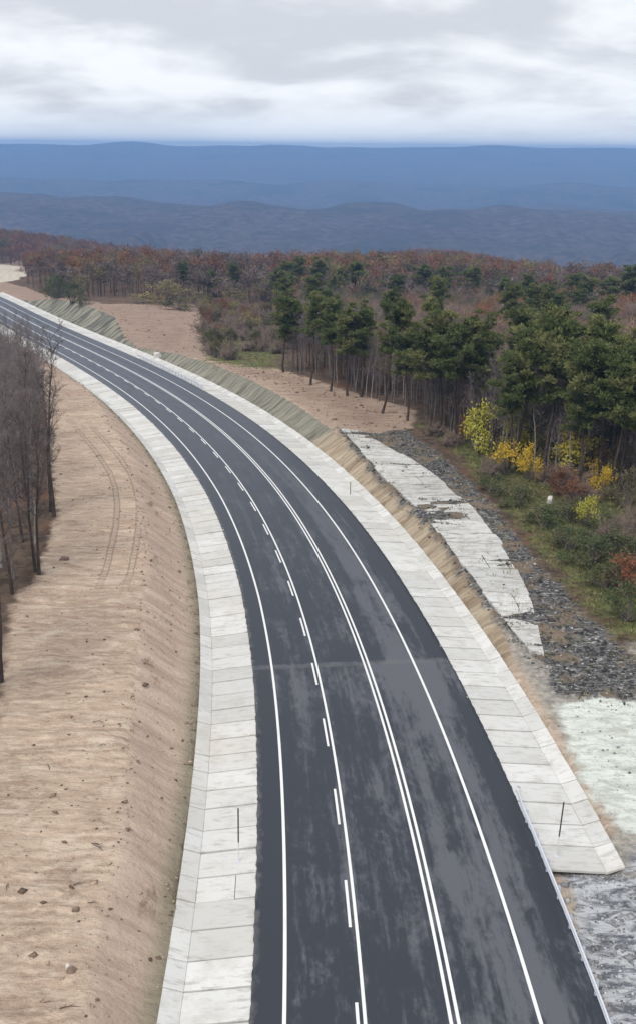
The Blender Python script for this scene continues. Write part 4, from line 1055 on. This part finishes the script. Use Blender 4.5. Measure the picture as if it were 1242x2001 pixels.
def wood(name, pts, hts, wid, cols, protos, label, mat):
    Vs, Fs, Cs = [], [], []; n = 0; R = np.random.default_rng(5)
    z = ground_z(pts[:, 0], pts[:, 1], False)
    for i in range(len(pts)):
        V, F, s = protos[i % len(protos)]; a = R.uniform(0, 6.28); ca, sa = math.cos(a), math.sin(a); w = wid[i]
        X = np.stack([(V[:, 0] * ca - V[:, 1] * sa) * w, (V[:, 0] * sa + V[:, 1] * ca) * w, V[:, 2] * hts[i]], 1) + [pts[i, 0], pts[i, 1], z[i]]
        Vs.append(X); Fs.append(F + n); Cs.append(np.clip(cols[i][None] * s[:, None], 0, 1)); n += len(V)
    me = mesh_np(name, np.concatenate(Vs), np.concatenate(Fs), mat)
    color_attr(me, 'tint', np.concatenate(Cs))
    return add(name, me, kind='stuff', label=label, category='wood')
def tint_mat():
    m, n = new_mat('autumn_crowns')
    c = n.attr('tint', 'Color')
    pos = n.node('ShaderNodeNewGeometry').outputs['Position']
    c = n.mix(n.ramp(n.noise(pos, 1.5, 3.0), .35, .7, 0, .5), c, n.mix(.6, c, (.03, .025, .022)))
    return finish(m, n, c, .95, spec=.1, trans=.12)
MAT_WOOD = tint_mat()
PAL = np.array([(.185, .145, .128), (.15, .118, .105), (.21, .165, .14), (.235, .12, .08), (.255, .125, .075), (.185, .10, .07), (.23, .185, .10), (.075, .08, .05), (.27, .15, .07)])
def palette(R, x, y, far):
    russet = sstep(330, 520, y) * .5 + .14 + .3 * float(fbm(np.array(x / 55), np.array(y / 55), 77, 2))
    u = R.uniform()
    pt = float(fbm(np.array(x / 38 + 50), np.array(y / 60), 171, 2))
    if pt > .38 and u > .35: return PAL[6 + 2 * R.integers(2)] * R.uniform(.75, 1.15)
    if pt < -.42 and u > .4: return PAL[7] * R.uniform(.8, 1.5)
    if u < russet: return PAL[3 + R.integers(3)] * R.uniform(.8, 1.2)
    if u > .915: return PAL[6 + R.integers(3)] * R.uniform(.8, 1.2)
    return PAL[R.integers(3)] * R.uniform(.75, 1.25)
def keep_out(x, y):
    """roads and bare ground stay open"""
    s, d = road_frame(x, np.clip(y, -400, 520))
    bad = (np.abs(d) < 22) & (y < 470)
    for k in ('soil_right', 'soil_mound', 'soil_far'): bad |= poly_mask(POLY[k], x, y, 1.5) > .3
    bad |= line_dist(TRACK, x, y) < 13.0
    bad |= (d > 0) & (d < 60) & (y < 330) & (x < -3)
    return bad
R = np.random.default_rng(61)
def jitter_grid(x0, x1, y0, y1, st):
    a = np.arange(x0, x1, st); b = np.arange(y0, y1, st); A, Bm = np.meshgrid(a, b); A = A + (np.arange(len(b)) % 2)[:, None] * st * .5
    return np.stack([(A + R.uniform(-.45, .45, A.shape) * st).ravel(), (Bm + R.uniform(-.45, .45, A.shape) * st).ravel()], 1)
# nearer part
P_ = jitter_grid(-150, 150, 95, 330, 3.1)
ew = np.asarray(POLY['right_wood'])
s_, d_ = road_frame(P_[:, 0], P_[:, 1])
edge_y = np.interp(P_[:, 0], ew[::1, 0][np.argsort(ew[:, 0])], ew[np.argsort(ew[:, 0]), 1])
right_ok = (d_ > 0) & (P_[:, 1] > edge_y + 4) & (P_[:, 0] < .36 * P_[:, 1] + 12) & (P_[:, 0] > -8)
le = np.asarray(POLY['left_wood'][:11]); lx = np.interp(P_[:, 1], le[:, 1], le[:, 0])
left_ok = (d_ < 0) & (P_[:, 0] < lx - 6) & (P_[:, 0] > -.40 * P_[:, 1] - 12) & (P_[:, 1] < 275)
P_ = P_[(right_ok | left_ok) & ~keep_out(P_[:, 0], P_[:, 1])]
n_ = len(P_)
protoN = [crown_proto(s, 460, .11, .0042) for s in (1, 2, 3, 4, 5, 6)]
cl = np.array([PAL[0] * [1.05, 1.12, 1.2] * R.uniform(.8, 1.25) if x < -15 else palette(R, x, y, False) * (1.3 if R.uniform() > .2 else np.array([1.7, 1.45, 1.1])) for x, y in P_])
lo_ = np.where(P_[:, 0] < -20, np.interp(P_[:, 1], [110, 170], [1.0, .75]), 1.0)
wood('leafless_wood', P_, R.uniform(6.5, 10.5, n_) * lo_, R.uniform(7, 11, n_), cl, protoN, 'grey leafless wood filling the ground behind the front trees', MAT_WOOD)
# farther part, up to and over the ridge
P_ = jitter_grid(-420, 420, 300, 1010, 6.6)
P_ = P_[(np.abs(P_[:, 0]) < .38 * P_[:, 1] + 25)]
P_ = P_[~keep_out(P_[:, 0], P_[:, 1]) & ((P_[:, 1] > 335) | (P_[:, 0] > -3))]
n_ = len(P_)
protoF = [crown_proto(s, 230, .075, .013) for s in range(11, 19)]
cl = np.array([palette(R, x, y, True) for x, y in P_])
wood('autumn_wood', P_, R.uniform(7.5, 12.5, n_), R.uniform(10, 15, n_), cl, protoF, 'russet and grey autumn wood reaching to the ridge', MAT_WOOD)
print('far trees', n_)

# ------------------------------------------------------------------ stones, clods, sticks, grass
OCT = np.array([(1, 0, 0), (-1, 0, 0), (0, 1, 0), (0, -1, 0), (0, 0, 1), (0, 0, -1)], float)
OCF = np.array([(0, 2, 4), (2, 1, 4), (1, 3, 4), (3, 0, 4), (2, 0, 5), (1, 2, 5), (3, 1, 5), (0, 3, 5)])
def lumps(name, pts, size, cols, label, cat, mat):
    R = np.random.default_rng(3); n = len(pts); z = ground_z(pts[:, 0], pts[:, 1], True)
    V = OCT[None] * R.uniform(.55, 1.3, (n, 6, 1)) * size[:, None, None] * np.stack([R.uniform(.7, 1.4, n), R.uniform(.7, 1.4, n), R.uniform(.45, .8, n)], 1)[:, None]
    a = R.uniform(0, 6.28, n); c, s = np.cos(a)[:, None], np.sin(a)[:, None]
    V = np.stack([V[..., 0] * c - V[..., 1] * s, V[..., 0] * s + V[..., 1] * c, V[..., 2]], -1) + np.stack([pts[:, 0], pts[:, 1], z + size * .12], -1)[:, None]
    F = (OCF[None] + (np.arange(n) * 6)[:, None, None]).reshape(-1, 3)
    me = mesh_np(name, V.reshape(-1, 3), F, mat); color_attr(me, 'tint', np.repeat(cols, 6, 0))
    return add(name, me, kind='stuff', label=label, category=cat)
def stone_mat():
    m, n = new_mat('stones')
    c = n.attr('tint', 'Color'); pos = n.node('ShaderNodeNewGeometry').outputs['Position']
    f = n.noise(pos, 7.0, 4.0)
    return finish(m, n, n.mix(n.ramp(f, .35, .7, 0, .6), c, n.mix(.5, c, (.05, .045, .04))), .95, n.bump(f, .3, .03), spec=.15)
MAT_STONE = stone_mat()
def scatter(poly, n, R, thr=.5, soft=1.5):
    P = np.asarray(poly, float); out = []
    while sum(len(o) for o in out) < n:
        q = np.stack([R.uniform(P[:, 0].min() - 1, P[:, 0].max() + 1, n), R.uniform(P[:, 1].min() - 1, P[:, 1].max() + 1, n)], 1)
        out.append(q[poly_mask(P, q[:, 0], q[:, 1], soft) > R.uniform(.3, .8, n)])
    return np.concatenate(out)[:n]
R = np.random.default_rng(71)
p = scatter(POLY['rubble'], 11000, R); p = p[p[:, 1] < 140]
sz = np.clip(R.lognormal(-3.1, .6, len(p)), .03, .30)
g = np.clip(R.lognormal(-2.1, .8, len(p)), .035, .6)[:, None] * np.array([[1.0, .97, .94]])
lumps('rubble', p, sz, g, 'dark and pale stones strewn over the rubble strip', 'rubble', MAT_STONE)
p = np.concatenate([scatter(POLY['gravel'], 1500, R), scatter(POLY['chalk'], 120, R)])
lumps('gravel', p, np.clip(R.lognormal(-2.9, .5, len(p)), .02, .22), np.clip(R.lognormal(-1.2, .5, len(p)), .05, .65)[:, None] * np.array([[.97, .98, 1.0]]), 'loose pale stones beside the road end', 'gravel', MAT_STONE)
n_ = 3600
s_ = R.uniform(24, 190, n_) ** 1.0; d_ = -11.75 - np.abs(R.normal(0, 7, n_)); x, y = on_road(s_, d_)
near_foot = R.uniform(0, 1, n_) < .25; d2 = np.where(near_foot, -11.72 - R.exponential(.35, n_), d_); x, y = on_road(s_, d2)
crest = R.uniform(0, 1, n_) < .12; d3 = np.where(crest, -11.6 - 1.6 * bank_left(s_) - .2 + R.normal(0, .35, n_), d2); x, y = on_road(s_, d3)
okm = poly_mask(POLY['left_wood'], x, y, 1.0) < .5
p = np.stack([x, y], 1)[okm]
tone = R.uniform(.6, 1.25, len(p))[:, None] * np.where(R.uniform(0, 1, (len(p), 1)) < .55, np.array([[.20, .135, .095]]), np.array([[.40, .30, .22]]))
lumps('soil_clods', p, np.clip(R.lognormal(-3.05, .55, len(p)), .025, .24), tone, 'brown clods scattered over the cleared soil left of the road', 'soil', MAT_STONE)
n_ = 1500
p = np.concatenate([scatter(POLY['soil_right'], 700, R), scatter(POLY['soil_mound'], 800, R)])
lumps('soil_crumbs', p, np.clip(R.lognormal(-2.2, .5, len(p)), .05, .4), R.uniform(.6, 1.2, len(p))[:, None] * np.array([[.27, .18, .13]]), 'reddish clods scattered over the soil right of the road', 'soil', MAT_STONE)

# grass and weeds on the green verge
p = np.concatenate([scatter(POLY['green'], 9000, R, soft=2.5), scatter(POLY['scrub_green'], 3500, R, soft=4)])
q = np.asarray(POLY['rubble']); p = np.concatenate([p, scatter(POLY['rubble'], 500, R)])
n_ = len(p); z = ground_z(p[:, 0], p[:, 1], True)
b = np.stack([p[:, 0], p[:, 1], z], 1); k = 5
b = np.repeat(b, k, 0) + np.concatenate([R.normal(0, .13, (n_ * k, 2)), np.zeros((n_ * k, 1))], 1)
d = rdir(R, n_ * k, .45, 1); hgt = R.uniform(.12, .4, n_ * k)[:, None]; sd = np.stack([-d[:, 1], d[:, 0], d[:, 2] * 0], 1); sd /= np.linalg.norm(sd, axis=1)[:, None] + 1e-6
V = np.stack([b - sd * .035, b + sd * .035, b + d * hgt], 1).reshape(-1, 3)
me = mesh_np('grass', V, np.arange(len(V)).reshape(-1, 3), MAT_WOOD)
gc = np.where(R.uniform(0, 1, (n_, 1)) < .62, np.array([[.12, .14, .05]]), np.array([[.26, .22, .12]])) * R.uniform(.6, 1.4, (n_, 1))
color_attr(me, 'tint', np.repeat(gc, k * 3, 0))
add('grass', me, kind='stuff', label='green and straw-coloured grass on the verge', category='grass')

# single stones worth pointing at
def boulder(name, x, y, r, mat, label, seed, flat=.7):
    """a broken block: a rough box with chipped corners"""
    R = np.random.default_rng(seed); bm = bmesh.new(); bmesh.ops.create_cube(bm, size=2.0)
    for v in bm.verts:
        k = .62 if v.co.z > 0 else 1.0
        v.co = Vector((v.co.x * k * R.uniform(.7, 1.15), v.co.y * k * R.uniform(.6, 1.1), v.co.z * R.uniform(.6, 1.0)))
    bmesh.ops.bevel(bm, geom=list(bm.edges) + list(bm.verts), offset=.16, segments=2, affect='EDGES')
    for v in bm.verts: v.co = Vector(np.array(v.co) * (1 + R.normal(0, .03)) * r * [1.0, .8, flat])
    me = bpy.data.meshes.new(name); bm.to_mesh(me); bm.free(); me.materials.append(mat)
    o = add(name, me, loc=(x, y, gz(x, y) + r * flat * .55), label=label, category='rock'); o.rotation_euler = (R.normal(0, .15), R.normal(0, .15), R.uniform(0, 6.28))
    return o
MAT_WHITE = plain_mat('white_limestone', (0.60, 0.58, 0.54), .9, 0, .25, 3.0)
MAT_BROWN = plain_mat('brown_stone', (0.22, 0.16, 0.12), .95, 0, .3, 3.0)
boulder('boulder', 23.1, 102.1, .55, MAT_WHITE, 'white angular boulder lying at the foot of the rust-red bush', 3, 1.0)
boulder('boulder', -33.3, 219.7, .95, MAT_WHITE, 'pale block of rock at the roadside below the bare mound', 4, .8)
boulder('stone', -10.21, 36.22, .17, MAT_WHITE, 'small pale stone in a dark clod on the near left soil', 6)
boulder('stone', -10.04, 36.0, .24, MAT_BROWN, 'dark clod pressed against the small pale stone on the left soil', 8, .6)
boulder('stone', -10.6, 39.6, .20, MAT_BROWN, 'dark stone on the slope crest of the near left soil', 9, .6)
boulder('stone', -20.3, 80.5, .45, MAT_BROWN, 'long dark lump of earth on the left soil near the edge trees', 12, .4)

# broken sticks on the soil
R = np.random.default_rng(81)
for i in range(14):
    s_ = R.uniform(32, 62); d_ = -13.5 - R.uniform(.5, 7.5); x, y = (float(v) for v in on_road(s_, d_))
    g_ = Geo(); a = R.uniform(0, 6.28); L = R.uniform(.35, .9); u = np.array([math.cos(a), math.sin(a), 0.05])
    tube(g_, [-u * L / 2, R.normal(0, .04, 3) + [0, 0, .05], u * L / 2], [.022, .02, .008], 5)
    w_ = np.array([math.cos(a + .7), math.sin(a + .7), .35]); tube(g_, [[0, 0, .05], w_ * L * .4], [.014, .005], 4)
    add('stick', mesh_np('stick', *g_.tris(), MAT_PINEBARK), loc=(x, y, gz(x, y) + .03), label='dark broken stick lying on the near left soil', category='stick', group='broken sticks on the soil')

# ------------------------------------------------------------------ the air
def haze():
    x0, x1, y0, y1, z0, z1 = float(xs[0]) - 60, float(xs[-1]) + 60, float(ys[0]) - 60, float(ys[-1]) + 60, float(GZ.min()) - 3, max(float(GZ.max()) + 1.2, 36.5)
    V = [(x, y, z) for z in (z0, z1) for x, y in ((x0, y0), (x1, y0), (x1, y1), (x0, y1))]
    me = mesh_from('haze', V, [(3, 2, 1, 0), (4, 5, 6, 7), (0, 1, 5, 4), (1, 2, 6, 5), (2, 3, 7, 6), (3, 0, 4, 7)])
    m = bpy.data.materials.new('haze'); m.use_nodes = True; t = m.node_tree; t.nodes.clear()
    v = t.nodes.new('ShaderNodeVolumePrincipled'); o = t.nodes.new('ShaderNodeOutputMaterial')
    v.inputs['Color'].default_value = (*HAZE_COLOR, 1.0)
    v.inputs['Density'].default_value = HAZE_DENSITY
    v.inputs['Anisotropy'].default_value = 0.0
    t.links.new(v.outputs[0], o.inputs['Volume'])
    me.materials.append(m)
    add('haze', me, kind='stuff', label='thin blue haze over the distant hills', category='haze')
HAZE_COLOR, HAZE_DENSITY = (0.29, 0.54, 1.0), 1.9e-4
haze()
